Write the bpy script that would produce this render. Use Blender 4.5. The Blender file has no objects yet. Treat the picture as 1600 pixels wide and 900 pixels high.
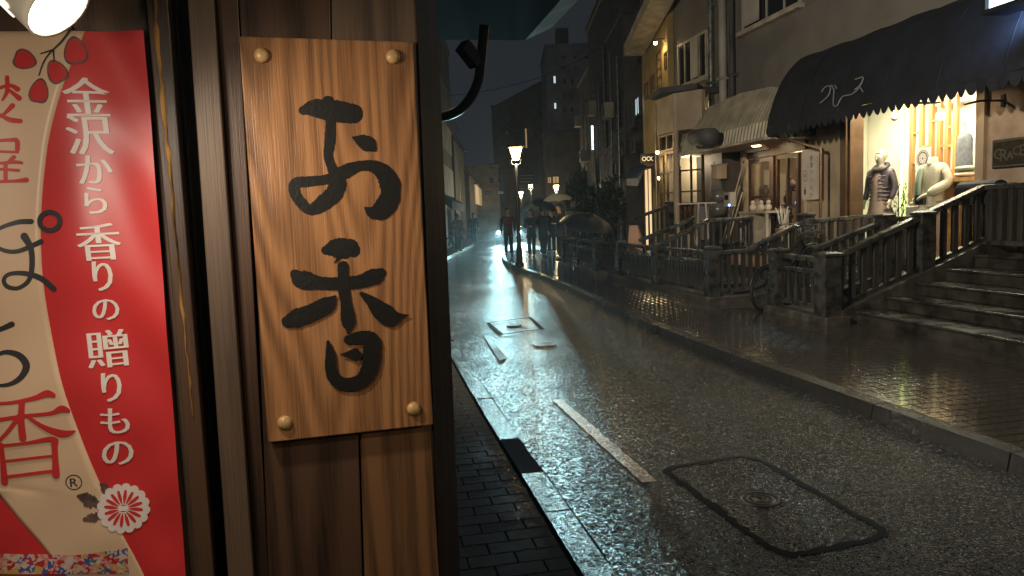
import bpy, bmesh, math, random
from mathutils import Vector, Matrix
R = random.Random(7)
rad = math.radians
SC = bpy.context.scene
COL = SC.collection

# ---------------------------------------------------------------- camera
FPX, PITCH, ROLL, CAMZ = 1156.0, rad(5.6), rad(2.2), 1.6
_up0 = Vector((0, math.sin(PITCH), math.cos(PITCH)))
_r0 = Vector((1, 0, 0))
C_R = _r0 * math.cos(ROLL) - _up0 * math.sin(ROLL)
C_U = _up0 * math.cos(ROLL) + _r0 * math.sin(ROLL)
C_F = Vector((0, math.cos(PITCH), -math.sin(PITCH)))
cam_d = bpy.data.cameras.new('camera')
cam_d.sensor_width = 36; cam_d.lens = FPX / 1600 * 36
cam_d.clip_start = .05; cam_d.clip_end = 2000
cam = bpy.data.objects.new('camera', cam_d); COL.objects.link(cam)
m = Matrix((C_R, C_U, -C_F)).transposed().to_4x4()
m.translation = (0, 0, CAMZ)
cam.matrix_world = m
SC.camera = cam
CAM = Vector((0, 0, CAMZ))

# ---------------------------------------------------------------- world, exposure
SC.view_settings.view_transform = 'Standard'; SC.view_settings.look = 'None'
SC.view_settings.exposure = 0.0; SC.view_settings.gamma = 1.0
SC.cycles.use_denoising = True
SC.cycles.sample_clamp_indirect = 4.0
SC.cycles.sample_clamp_direct = 30.0
SC.cycles.max_bounces = 6
SC.cycles.transparent_max_bounces = 12
SC.cycles.caustics_reflective = False; SC.cycles.caustics_refractive = False
W_ = bpy.data.worlds.new('World'); SC.world = W_; W_.use_nodes = True
wt = W_.node_tree; bgn = wt.nodes['Background']
SKY = wt.nodes.new('ShaderNodeTexSky'); SKY.sky_type = 'NISHITA'; SKY.sun_disc = False
SKY.sun_elevation = rad(-6); SKY.sun_rotation = rad(200)
tc = wt.nodes.new('ShaderNodeTexCoord'); nz = wt.nodes.new('ShaderNodeTexNoise')
nz.inputs['Scale'].default_value = 2.2; nz.inputs['Detail'].default_value = 5
cr = wt.nodes.new('ShaderNodeValToRGB')
cr.color_ramp.elements[0].position = .3; cr.color_ramp.elements[0].color = (.012, .014, .018, 1)
cr.color_ramp.elements[1].position = .72; cr.color_ramp.elements[1].color = (.024, .028, .034, 1)
mx = wt.nodes.new('ShaderNodeMix'); mx.data_type = 'RGBA'; mx.blend_type = 'ADD'
mx.inputs[0].default_value = .05
wt.links.new(tc.outputs['Generated'], nz.inputs['Vector'])
wt.links.new(nz.outputs['Fac'], cr.inputs['Fac'])
wt.links.new(cr.outputs['Color'], mx.inputs[6]); wt.links.new(SKY.outputs['Color'], mx.inputs[7])
wt.links.new(mx.outputs[2], bgn.inputs['Color']); bgn.inputs['Strength'].default_value = 1.0

# ---------------------------------------------------------------- pixel helpers (photo pixels -> places)
def ray(x, y):
    return (C_F + C_R * ((x - 800) / FPX) + C_U * (-(y - 450) / FPX)).normalized()
def G(x, y, z=0.0):
    d = ray(x, y); k = (z - CAMZ) / d.z
    return CAM + d * k
def P(x, y, Y):
    d = ray(x, y); return CAM + d * (Y / d.y)
AZ = rad(11.0)
UU = Vector((-math.sin(AZ), math.cos(AZ), 0)); VV = Vector((math.cos(AZ), math.sin(AZ), 0))
ZZ = Vector((0, 0, 1))
def F(s, t, z=0.0): return UU * s + VV * t + ZZ * z

class Frame:
    """vertical plane: a along u, z up, d outwards along n"""
    def __init__(s, o, u, n): s.o = Vector(o); s.u = Vector(u).normalized(); s.n = Vector(n).normalized()
    def pt(s, a, z, d=0.0): return s.o + s.u * a + ZZ * z + s.n * d
    def px(s, x, y, d=0.0):
        r = ray(x, y); o = s.o + s.n * d
        k = (o - CAM).dot(s.n) / r.dot(s.n); p = CAM + r * k
        return ((p - s.o).dot(s.u), p.z)
    def P(s, x, y, d=0.0):
        a, z = s.px(x, y, d); return s.pt(a, z, d)
    def rect(s, x0, y0, x1, y1, d=0.0):
        ym = (y0 + y1) / 2; xm = (x0 + x1) / 2
        a0 = s.px(x0, ym, d)[0]; a1 = s.px(x1, ym, d)[0]
        return min(a0, a1), max(a0, a1), s.px(xm, y1, d)[1], s.px(xm, y0, d)[1]
STREET = lambda t: Frame(F(0, t), UU, -VV)

# ---------------------------------------------------------------- materials
def nd(nt, k, **kw):
    n = nt.nodes.new(k)
    for a, b in kw.items(): setattr(n, a, b)
    return n
def mat(name, col, rough=.6, metal=0, bump=0, bscale=40, var=.15, vscale=3, emit=None, es=0, spec=.5, stretch=None, coat=0, rvar=0, col2=None, detail=6, dist=.002):
    M = bpy.data.materials.new(name); M.use_nodes = True
    nt = M.node_tree; b = nt.nodes['Principled BSDF']
    b.inputs['Roughness'].default_value = rough; b.inputs['Metallic'].default_value = metal
    b.inputs['Specular IOR Level'].default_value = spec
    if coat: b.inputs['Coat Weight'].default_value = coat; b.inputs['Coat Roughness'].default_value = .15
    tc = nd(nt, 'ShaderNodeTexCoord'); mp = nd(nt, 'ShaderNodeMapping')
    nt.links.new(tc.outputs['Object'], mp.inputs['Vector'])
    if stretch: mp.inputs['Scale'].default_value = stretch
    if var or col2:
        n = nd(nt, 'ShaderNodeTexNoise'); n.inputs['Scale'].default_value = vscale; n.inputs['Detail'].default_value = detail
        nt.links.new(mp.outputs[0], n.inputs['Vector'])
        r = nd(nt, 'ShaderNodeValToRGB')
        c0 = [c * (1 - var * 1.6) for c in col[:3]] + [1]; c1 = [min(1, c * (1 + var)) for c in (col2 or col)[:3]] + [1]
        r.color_ramp.elements[0].position = .33; r.color_ramp.elements[1].position = .68
        r.color_ramp.elements[0].color = c0; r.color_ramp.elements[1].color = c1
        nt.links.new(n.outputs['Fac'], r.inputs['Fac']); nt.links.new(r.outputs['Color'], b.inputs['Base Color'])
        if rvar:
            mr = nd(nt, 'ShaderNodeMapRange'); mr.inputs['From Min'].default_value = .3; mr.inputs['From Max'].default_value = .7
            mr.inputs['To Min'].default_value = max(.03, rough - rvar); mr.inputs['To Max'].default_value = rough + rvar
            nt.links.new(n.outputs['Fac'], mr.inputs['Value']); nt.links.new(mr.outputs[0], b.inputs['Roughness'])
    else: b.inputs['Base Color'].default_value = (*col[:3], 1)
    if bump:
        n2 = nd(nt, 'ShaderNodeTexNoise'); n2.inputs['Scale'].default_value = bscale; n2.inputs['Detail'].default_value = 4
        nt.links.new(mp.outputs[0], n2.inputs['Vector'])
        bp = nd(nt, 'ShaderNodeBump'); bp.inputs['Strength'].default_value = bump; bp.inputs['Distance'].default_value = dist
        nt.links.new(n2.outputs['Fac'], bp.inputs['Height']); nt.links.new(bp.outputs[0], b.inputs['Normal'])
    if emit:
        b.inputs['Emission Color'].default_value = (*emit, 1); b.inputs['Emission Strength'].default_value = es
    return M
def wood(name, c0, c1, scale=9, stretch=(1, 1, .06), rough=.5, bump=.4, fine=60, ringk=.45):
    """long grain: rings of a noise field stretched along the board (z)"""
    M = bpy.data.materials.new(name); M.use_nodes = True
    nt = M.node_tree; b = nt.nodes['Principled BSDF']; L = nt.links
    tc = nd(nt, 'ShaderNodeTexCoord'); mp = nd(nt, 'ShaderNodeMapping'); mp.inputs['Scale'].default_value = stretch
    oi = nd(nt, 'ShaderNodeObjectInfo'); add = nd(nt, 'ShaderNodeVectorMath', operation='ADD')
    sc = nd(nt, 'ShaderNodeVectorMath', operation='SCALE'); sc.inputs[3].default_value = 7.0
    cmb = nd(nt, 'ShaderNodeCombineXYZ')
    for i in range(3): L.new(oi.outputs['Random'], cmb.inputs[i])
    L.new(cmb.outputs[0], sc.inputs[0]); L.new(tc.outputs['Object'], add.inputs[0]); L.new(sc.outputs[0], add.inputs[1])
    L.new(add.outputs[0], mp.inputs['Vector'])
    n = nd(nt, 'ShaderNodeTexNoise'); n.inputs['Scale'].default_value = scale; n.inputs['Detail'].default_value = 1.2; n.inputs['Roughness'].default_value = .4
    L.new(mp.outputs[0], n.inputs['Vector'])
    mu = nd(nt, 'ShaderNodeMath', operation='MULTIPLY'); mu.inputs[1].default_value = fine
    L.new(n.outputs['Fac'], mu.inputs[0])
    sn = nd(nt, 'ShaderNodeMath', operation='SINE'); L.new(mu.outputs[0], sn.inputs[0])
    mr = nd(nt, 'ShaderNodeMapRange'); mr.inputs['From Min'].default_value = -1; L.new(sn.outputs[0], mr.inputs['Value'])
    # broad tone
    n3 = nd(nt, 'ShaderNodeTexNoise'); n3.inputs['Scale'].default_value = 5; n3.inputs['Detail'].default_value = 3
    mp3 = nd(nt, 'ShaderNodeMapping'); mp3.inputs['Scale'].default_value = (1, 1, .35); L.new(add.outputs[0], mp3.inputs['Vector']); L.new(mp3.outputs[0], n3.inputs['Vector'])
    # fine fibre
    mp2 = nd(nt, 'ShaderNodeMapping'); mp2.inputs['Scale'].default_value = (1, 1, .02); L.new(add.outputs[0], mp2.inputs['Vector'])
    n2 = nd(nt, 'ShaderNodeTexNoise'); n2.inputs['Scale'].default_value = 420; n2.inputs['Detail'].default_value = 3; L.new(mp2.outputs[0], n2.inputs['Vector'])
    a1 = nd(nt, 'ShaderNodeMath', operation='MULTIPLY_ADD'); a1.inputs[1].default_value = ringk; a1.inputs[2].default_value = -.1 + (.45 - ringk) / 2; L.new(mr.outputs[0], a1.inputs[0])
    a2 = nd(nt, 'ShaderNodeMath', operation='MULTIPLY_ADD'); a2.inputs[1].default_value = .62; L.new(n2.outputs['Fac'], a2.inputs[0]); L.new(a1.outputs[0], a2.inputs[2])
    a3 = nd(nt, 'ShaderNodeMath', operation='MULTIPLY_ADD'); a3.inputs[1].default_value = .55; L.new(n3.outputs['Fac'], a3.inputs[0]); L.new(a2.outputs[0], a3.inputs[2])
    r = nd(nt, 'ShaderNodeValToRGB'); r.color_ramp.elements[0].position = .3; r.color_ramp.elements[1].position = .88
    r.color_ramp.elements[0].color = (*c0, 1); r.color_ramp.elements[1].color = (*c1, 1)
    L.new(a3.outputs[0], r.inputs['Fac']); L.new(r.outputs['Color'], b.inputs['Base Color'])
    b.inputs['Roughness'].default_value = rough
    bp = nd(nt, 'ShaderNodeBump'); bp.inputs['Strength'].default_value = bump; bp.inputs['Distance'].default_value = .002
    L.new(a2.outputs[0], bp.inputs['Height']); L.new(bp.outputs[0], b.inputs['Normal'])
    return M
def emis(name, col, s):
    M = bpy.data.materials.new(name); M.use_nodes = True; nt = M.node_tree
    b = nt.nodes['Principled BSDF']; b.inputs['Base Color'].default_value = (.8, .8, .8, 1)
    b.inputs['Emission Color'].default_value = (*col, 1); b.inputs['Emission Strength'].default_value = s
    return M
def glass(name, tint=(.9, .95, .95), refl=.12, rough=.02):
    M = bpy.data.materials.new(name); M.use_nodes = True; nt = M.node_tree; nt.nodes.clear()
    o = nd(nt, 'ShaderNodeOutputMaterial'); t = nd(nt, 'ShaderNodeBsdfTransparent'); g = nd(nt, 'ShaderNodeBsdfGlossy')
    t.inputs[0].default_value = (*tint, 1); g.inputs['Roughness'].default_value = rough
    fr = nd(nt, 'ShaderNodeFresnel'); fr.inputs[0].default_value = 1.45
    mxx = nd(nt, 'ShaderNodeMixShader'); ge = nd(nt, 'ShaderNodeNewGeometry'); iv = nd(nt, 'ShaderNodeMath', operation='SUBTRACT'); iv.inputs[0].default_value = 1
    ml = nd(nt, 'ShaderNodeMath', operation='MULTIPLY'); nt.links.new(ge.outputs['Backfacing'], iv.inputs[1]); nt.links.new(iv.outputs[0], ml.inputs[0]); nt.links.new(fr.outputs[0], ml.inputs[1]); nt.links.new(ml.outputs[0], mxx.inputs[0])
    nt.links.new(t.outputs[0], mxx.inputs[1]); nt.links.new(g.outputs[0], mxx.inputs[2]); nt.links.new(mxx.outputs[0], o.inputs[0])
    return M

def wetground(name, col, bs1, bd1, rlo, rhi, vscale=.5, fine=1.0, puddle=.5, facet=0.0):
    M = bpy.data.materials.new(name); M.use_nodes = True; nt = M.node_tree; L = nt.links
    b = nt.nodes['Principled BSDF']; tc = nd(nt, 'ShaderNodeTexCoord')
    n = nd(nt, 'ShaderNodeTexNoise'); n.inputs['Scale'].default_value = vscale; n.inputs['Detail'].default_value = 2.5; L.new(tc.outputs['Object'], n.inputs['Vector'])
    mr = nd(nt, 'ShaderNodeMapRange'); mr.inputs['From Min'].default_value = .3; mr.inputs['From Max'].default_value = .68
    mr.inputs['To Min'].default_value = rlo; mr.inputs['To Max'].default_value = rhi
    L.new(n.outputs['Fac'], mr.inputs['Value']); L.new(mr.outputs[0], b.inputs['Roughness'])
    v = nd(nt, 'ShaderNodeTexVoronoi'); v.inputs['Scale'].default_value = bs1; L.new(tc.outputs['Object'], v.inputs['Vector'])
    n2 = nd(nt, 'ShaderNodeTexNoise'); n2.inputs['Scale'].default_value = bs1 * 1.7; n2.inputs['Detail'].default_value = 2; L.new(tc.outputs['Object'], n2.inputs['Vector'])
    ad = nd(nt, 'ShaderNodeMath', operation='MULTIPLY_ADD'); ad.inputs[1].default_value = -.6 * fine; L.new(v.outputs['Distance'], ad.inputs[0]); L.new(n2.outputs['Fac'], ad.inputs[2])
    cr = nd(nt, 'ShaderNodeValToRGB'); cr.color_ramp.elements[0].position = .1; cr.color_ramp.elements[1].position = .75
    cr.color_ramp.elements[0].color = (*[c * .5 for c in col], 1); cr.color_ramp.elements[1].color = (*[c * 1.6 for c in col], 1)
    if facet > .5:
        vq = nd(nt, 'ShaderNodeTexVoronoi'); vq.inputs['Scale'].default_value = bs1 * .9; L.new(tc.outputs['Object'], vq.inputs['Vector'])
        sq = nd(nt, 'ShaderNodeSeparateColor'); L.new(vq.outputs['Color'], sq.inputs[0]); L.new(sq.outputs[0], cr.inputs['Fac'])
        cr.color_ramp.elements[0].position = .15; cr.color_ramp.elements[1].position = 1; cr.color_ramp.elements[0].color = (*[c * .25 for c in col], 1); cr.color_ramp.elements[1].color = (*[c * 4.5 for c in col], 1)
        e_ = cr.color_ramp.elements.new(.7); e_.color = (*[c * .9 for c in col], 1)
    else: L.new(ad.outputs[0], cr.inputs['Fac'])
    L.new(cr.outputs['Color'], b.inputs['Base Color'])
    st = nd(nt, 'ShaderNodeMapRange'); st.inputs['From Min'].default_value = .28; st.inputs['From Max'].default_value = .6
    st.inputs['To Min'].default_value = puddle; st.inputs['To Max'].default_value = 1.0; L.new(n.outputs['Fac'], st.inputs['Value'])
    bp = nd(nt, 'ShaderNodeBump'); bp.inputs['Distance'].default_value = bd1
    L.new(st.outputs[0], bp.inputs['Strength']); L.new(ad.outputs[0], bp.inputs['Height'])
    if facet:   # every stone chip has its own small tilt
        cur = bp.outputs[0]
        for sc_, k_ in ((bs1 * 1.3, facet), (bs1 * .62, facet * .6)):
            vc = nd(nt, 'ShaderNodeTexVoronoi'); vc.inputs['Scale'].default_value = sc_; L.new(tc.outputs['Object'], vc.inputs['Vector'])
            sb_ = nd(nt, 'ShaderNodeVectorMath', operation='SUBTRACT'); sb_.inputs[1].default_value = (.5, .5, .5); L.new(vc.outputs['Color'], sb_.inputs[0])
            ml_ = nd(nt, 'ShaderNodeVectorMath', operation='MULTIPLY'); ml_.inputs[1].default_value = (k_, k_, 0); L.new(sb_.outputs[0], ml_.inputs[0])
            sc2 = nd(nt, 'ShaderNodeVectorMath', operation='SCALE'); L.new(ml_.outputs[0], sc2.inputs[0]); L.new(st.outputs[0], sc2.inputs[3])
            ad_ = nd(nt, 'ShaderNodeVectorMath', operation='ADD'); L.new(cur, ad_.inputs[0]); L.new(sc2.outputs[0], ad_.inputs[1])
            no_ = nd(nt, 'ShaderNodeVectorMath', operation='NORMALIZE'); L.new(ad_.outputs[0], no_.inputs[0]); cur = no_.outputs[0]
        L.new(cur, b.inputs['Normal'])
    else: L.new(bp.outputs[0], b.inputs['Normal'])
    b.inputs['Specular IOR Level'].default_value = .6
    return M

M = dict(
    asphalt=wetground('wet asphalt', (.017, .016, .0145), 88, .004, .11, .23, .55, 1.0, .8, .95),
    paver=wetground('wet paver', (.036, .032, .026), 70, .0009, .05, .15, .8, .6, .5, .05),
    puddle=wetground('standing water', (.006, .006, .006), 40, .0003, .03, .09, 1.5, .5, .3),
    joint=mat('paving bed', (.02, .018, .016), .6, bump=.5),
    kerb=wetground('wet kerb stone', (.014, .0125, .0105), 90, .004, .16, .3, 1.5, .8, .8, .38),
    concrete=mat('wet weathered concrete', (.055, .05, .04), .42, bump=.5, bscale=45, var=.4, vscale=5, rvar=.15),
    step=mat('wet stone steps', (.030, .027, .021), .3, bump=.6, bscale=60, var=.4, vscale=4, rvar=.12),
    railunit=mat('dark wet baluster', (.036, .033, .028), .35, var=.3, vscale=1.5, rvar=.1),
    rail=mat('dark wet concrete rail', (.036, .034, .029), .3, bump=.5, bscale=70, var=.45, vscale=7, rvar=.14),
    white_line=wetground('worn road paint', (.17, .155, .13), 130, .003, .35, .5, .9, 1.0, .9, .51),
    faint_line=wetground('worn faint paint', (.028, .026, .022), 88, .004, .5, .7, .9, 1.0, .9, .7),
    groove=mat('open joint tar', (.004, .004, .004), .8, bump=.6, bscale=90, spec=.15),
    iron=mat('cast iron', (.03, .028, .026), .35, metal=.6, bump=.6, bscale=150),
    plankdark=wood('dark stained plank', (.014, .008, .005), (.082, .044, .026), 7, (1, 1, .05), .42, .5, 34),
    plankgrey=wood('grey worn plank', (.025, .016, .011), (.12, .078, .052), 9, (1, 1, .05), .5, .5, 30),
    plankamber=wood('amber plank', (.03, .015, .007), (.19, .095, .042), 6, (1, 1, .07), .42, .5, 60),
    signwood=wood('varnished sign board', (.055, .022, .009), (.36, .175, .075), 4.6, (1, 1, .17), .3, .5, 190, ringk=.27),
    ink=mat('black ink', (.008, .0075, .007), .42, bump=.3, bscale=120, var=.1),
    stud=mat('pale turned wood stud', (.5, .31, .13), .35, var=.15, vscale=60),
    matteblack=mat('matt black soffit', (.006, .006, .007), .95, spec=.1),
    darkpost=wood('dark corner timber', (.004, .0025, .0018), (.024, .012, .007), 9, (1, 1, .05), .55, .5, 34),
    dullmetal=mat('dull weathered fascia', (.19, .21, .21), .7, var=.4, vscale=6),
    blackgap=mat('black painted recess', (.006, .006, .007), .4, bump=.3),
    gilt=mat('torn bamboo edge', (.42, .22, .06), .55, bump=.9, bscale=60, var=.6, vscale=40, stretch=(1, 1, .2)),
    red=mat('red printed vinyl', (.56, .036, .038), .34, var=.05),
    cream=mat('cream printed vinyl', (.68, .48, .32), .4, var=.04),
    white=mat('white print', (.75, .66, .62), .4, var=.03),
    charcoal=mat('charcoal print', (.035, .033, .036), .4, var=.1),
    greyprint=mat('grey brown print', (.13, .085, .075), .45, var=.3, vscale=80),
    lampwhite=mat('cream enamel', (.72, .66, .52), .35, var=.05),
    slotlight=emis('light through slots', (1, .8, .5), 2.2),
    bulbhot=emis('lit lamp face', (1, .88, .68), 26),
    lantern=emis('lit lantern glass', (1, .70, .27), 45),
    bulbwarm=emis('warm bulb', (1, .72, .36), 60),
    tube=emis('green yellow light tube', (.80, 1, .22), 4.5),
    coolsign=emis('cool lit sign face', (.55, .85, 1), 3.2),
    bluelamp=emis('blue lamp', (.1, .2, 1), 30),
    headlamp=emis('head lamp', (.55, 1, .98), 500),
    blackmetal=mat('black painted metal', (.02, .02, .02), .3, metal=.3, bump=.2),
    greymetal=mat('grey galvanised metal', (.22, .22, .21), .35, metal=.6, var=.3, vscale=9),
    stucco=mat('grey brown stucco wall', (.155, .14, .115), .85, bump=.7, bscale=35, var=.1, vscale=1.5, dist=.006),
    stuccopink=mat('pinkish stucco', (.40, .29, .20), .8, bump=.9, bscale=28, var=.15, vscale=4, dist=.01),
    stuccoyellow=mat('ochre wall', (.34, .245, .09), .75, bump=.5, bscale=30, var=.2, vscale=1.2),
    beige=mat('beige panel', (.44, .34, .22), .6, bump=.3, bscale=12, var=.14, vscale=2),
    fascia=mat('pale fascia', (.40, .34, .25), .6, var=.25, vscale=3),
    darkwall=mat('dark wall', (.055, .052, .05), .7, bump=.4, var=.3, vscale=1.5),
    midwall=mat('mid grey wall', (.10, .096, .09), .7, bump=.4, var=.25, vscale=1),
    pale=mat('pale wall', (.34, .32, .27), .7, var=.25, vscale=1),
    greyblue=mat('blue grey wall', (.26, .27, .29), .7, var=.25, vscale=.7),
    hill=mat('hill', (.012, .014, .012), .9, var=.5, vscale=1, bump=1, bscale=3, dist=.5),
    awning=mat('black navy canvas', (.006, .008, .014), .75, bump=.5, bscale=8, var=.4, vscale=2, dist=.02),
    canopyblue=mat('navy canvas', (.012, .02, .06), .5, var=.3),
    corrug=mat('corrugated cream metal', (.33, .29, .20), .45, metal=.2, var=.2, vscale=3, bump=.3),
    bronze=mat('brown anodised frame', (.13, .075, .04), .35, metal=.5, var=.2),
    brownwood=mat('brown joinery', (.075, .035, .018), .4, var=.3, vscale=12, stretch=(1, 1, .1)),
    shopwall=mat('cream shop wall', (.78, .74, .64), .7, var=.04),
    lattice=mat('orange cedar lattice', (.46, .22, .065), .5, var=.25, vscale=8, stretch=(1, 1, .1)),
    pinkwall=mat('pale interior wall', (.62, .50, .38), .8, var=.05),
    wains=mat('orange wainscot', (.30, .11, .035), .5, var=.2),
    glass=glass('window glass'), darkglass=mat('dark window glass', (.012, .013, .015), .08, spec=.8, var=0),
    litwarm=emis('warm lit window', (1, .68, .34), .9), litcool=emis('cool lit window', (.65, .9, 1), .8),
    dimwarm=emis('dim warm window', (1, .6, .25), .28),
    skin=mat('skin', (.42, .25, .17), .55, var=.05), hair=mat('black hair', (.012, .010, .009), .5, var=.2),
    cloth_black=mat('black cloth', (.012, .013, .016), .8, var=.3, vscale=20, bump=.4),
    cloth_navy=mat('navy cloth', (.015, .02, .035), .8, var=.3, vscale=20, bump=.4),
    cloth_maroon=mat('maroon brown jacket cloth', (.07, .035, .035), .8, var=.3, vscale=20, bump=.4),
    cloth_pale=mat('pale grey coat', (.2, .2, .18), .8, var=.3, vscale=10),
    silver=mat('silver mannequin skin', (.50, .43, .30), .35, metal=.25, var=.1),
    puffer=mat('dark plum puffer', (.055, .036, .042), .45, var=.2, vscale=20),
    dress=mat('taupe dress', (.26, .17, .13), .8, var=.1, vscale=30),
    knit=mat('cream knit', (.58, .48, .34), .9, bump=.8, bscale=160, var=.12, vscale=50),
    rubber=mat('tyre rubber', (.01, .01, .01), .7, var=0), chrome=mat('chrome', (.5, .5, .5), .2, metal=1, var=0),
    leaf=mat('dark green leaf', (.025, .042, .018), .5, var=.5, vscale=20), leafdim=mat('willow leaf', (.05, .065, .028), .6, var=.4, vscale=2),
    bark=mat('bark', (.05, .04, .03), .9, bump=1, bscale=20, var=.3), pot=mat('terracotta pot', (.18, .09, .05), .7, var=.2),
    paper=mat('sign white board', (.62, .56, .46), .6, var=.08, vscale=4), text=mat('print black', (.02, .018, .016), .6, var=0),
    umb=mat('black umbrella cloth', (.010, .012, .016), .5, var=.3, bump=.2, vscale=8),
    clearumb=None, carpaint=mat('dark car paint', (.02, .025, .03), .2, coat=1, var=0),
    awnmark=mat('pale awning lettering', (.2, .19, .18), .6, var=.1), redthing=mat('red plastic', (.6, .02, .02), .4, var=0),
    cushion=mat('sage cushion', (.30, .34, .24), .8, var=.1), greycloth=mat('grey garment', (.12, .12, .13), .8, var=.2, vscale=15),
    bronzeplate=mat('dark bronze plate', (.07, .06, .04), .45, metal=.6, var=.3, vscale=12, bump=.5), brassline=mat('worn raised bronze letters', (.30, .26, .19), .35, metal=.7, var=.2),
    sandwich=mat('peach paper board', (.45, .25, .15), .6, var=.1), tileroof=mat('dark roof tile', (.03, .03, .033), .35, var=.3, vscale=5),
)
_b = M['paver'].node_tree.nodes['Principled BSDF']; _b.inputs['Coat Weight'].default_value = .75; _b.inputs['Coat Roughness'].default_value = .07; _b.inputs['Coat IOR'].default_value = 1.4
gc = glass('clear umbrella vinyl', (.8, .82, .78)); 
_nt = gc.node_tree; _d = nd(_nt, 'ShaderNodeBsdfTranslucent'); _d.inputs[0].default_value = (.75, .78, .72, 1)
_df = nd(_nt, 'ShaderNodeBsdfDiffuse'); _df.inputs[0].default_value = (.5, .52, .48, 1)
_m1 = nd(_nt, 'ShaderNodeMixShader'); _nt.links.new(_d.outputs[0], _m1.inputs[1]); _nt.links.new(_df.outputs[0], _m1.inputs[2])
_m2 = nd(_nt, 'ShaderNodeMixShader'); _m2.inputs[0].default_value = .62
_out = [n for n in _nt.nodes if n.type == 'OUTPUT_MATERIAL'][0]; _old = _out.inputs[0].links[0].from_node
_nt.links.new(_old.outputs[0], _m2.inputs[1]); _nt.links.new(_m1.outputs[0], _m2.inputs[2]); _nt.links.new(_m2.outputs[0], _out.inputs[0])
M['clearumb'] = gc

M['darkpost'].node_tree.nodes['Principled BSDF'].inputs['Specular IOR Level'].default_value = .08
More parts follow.
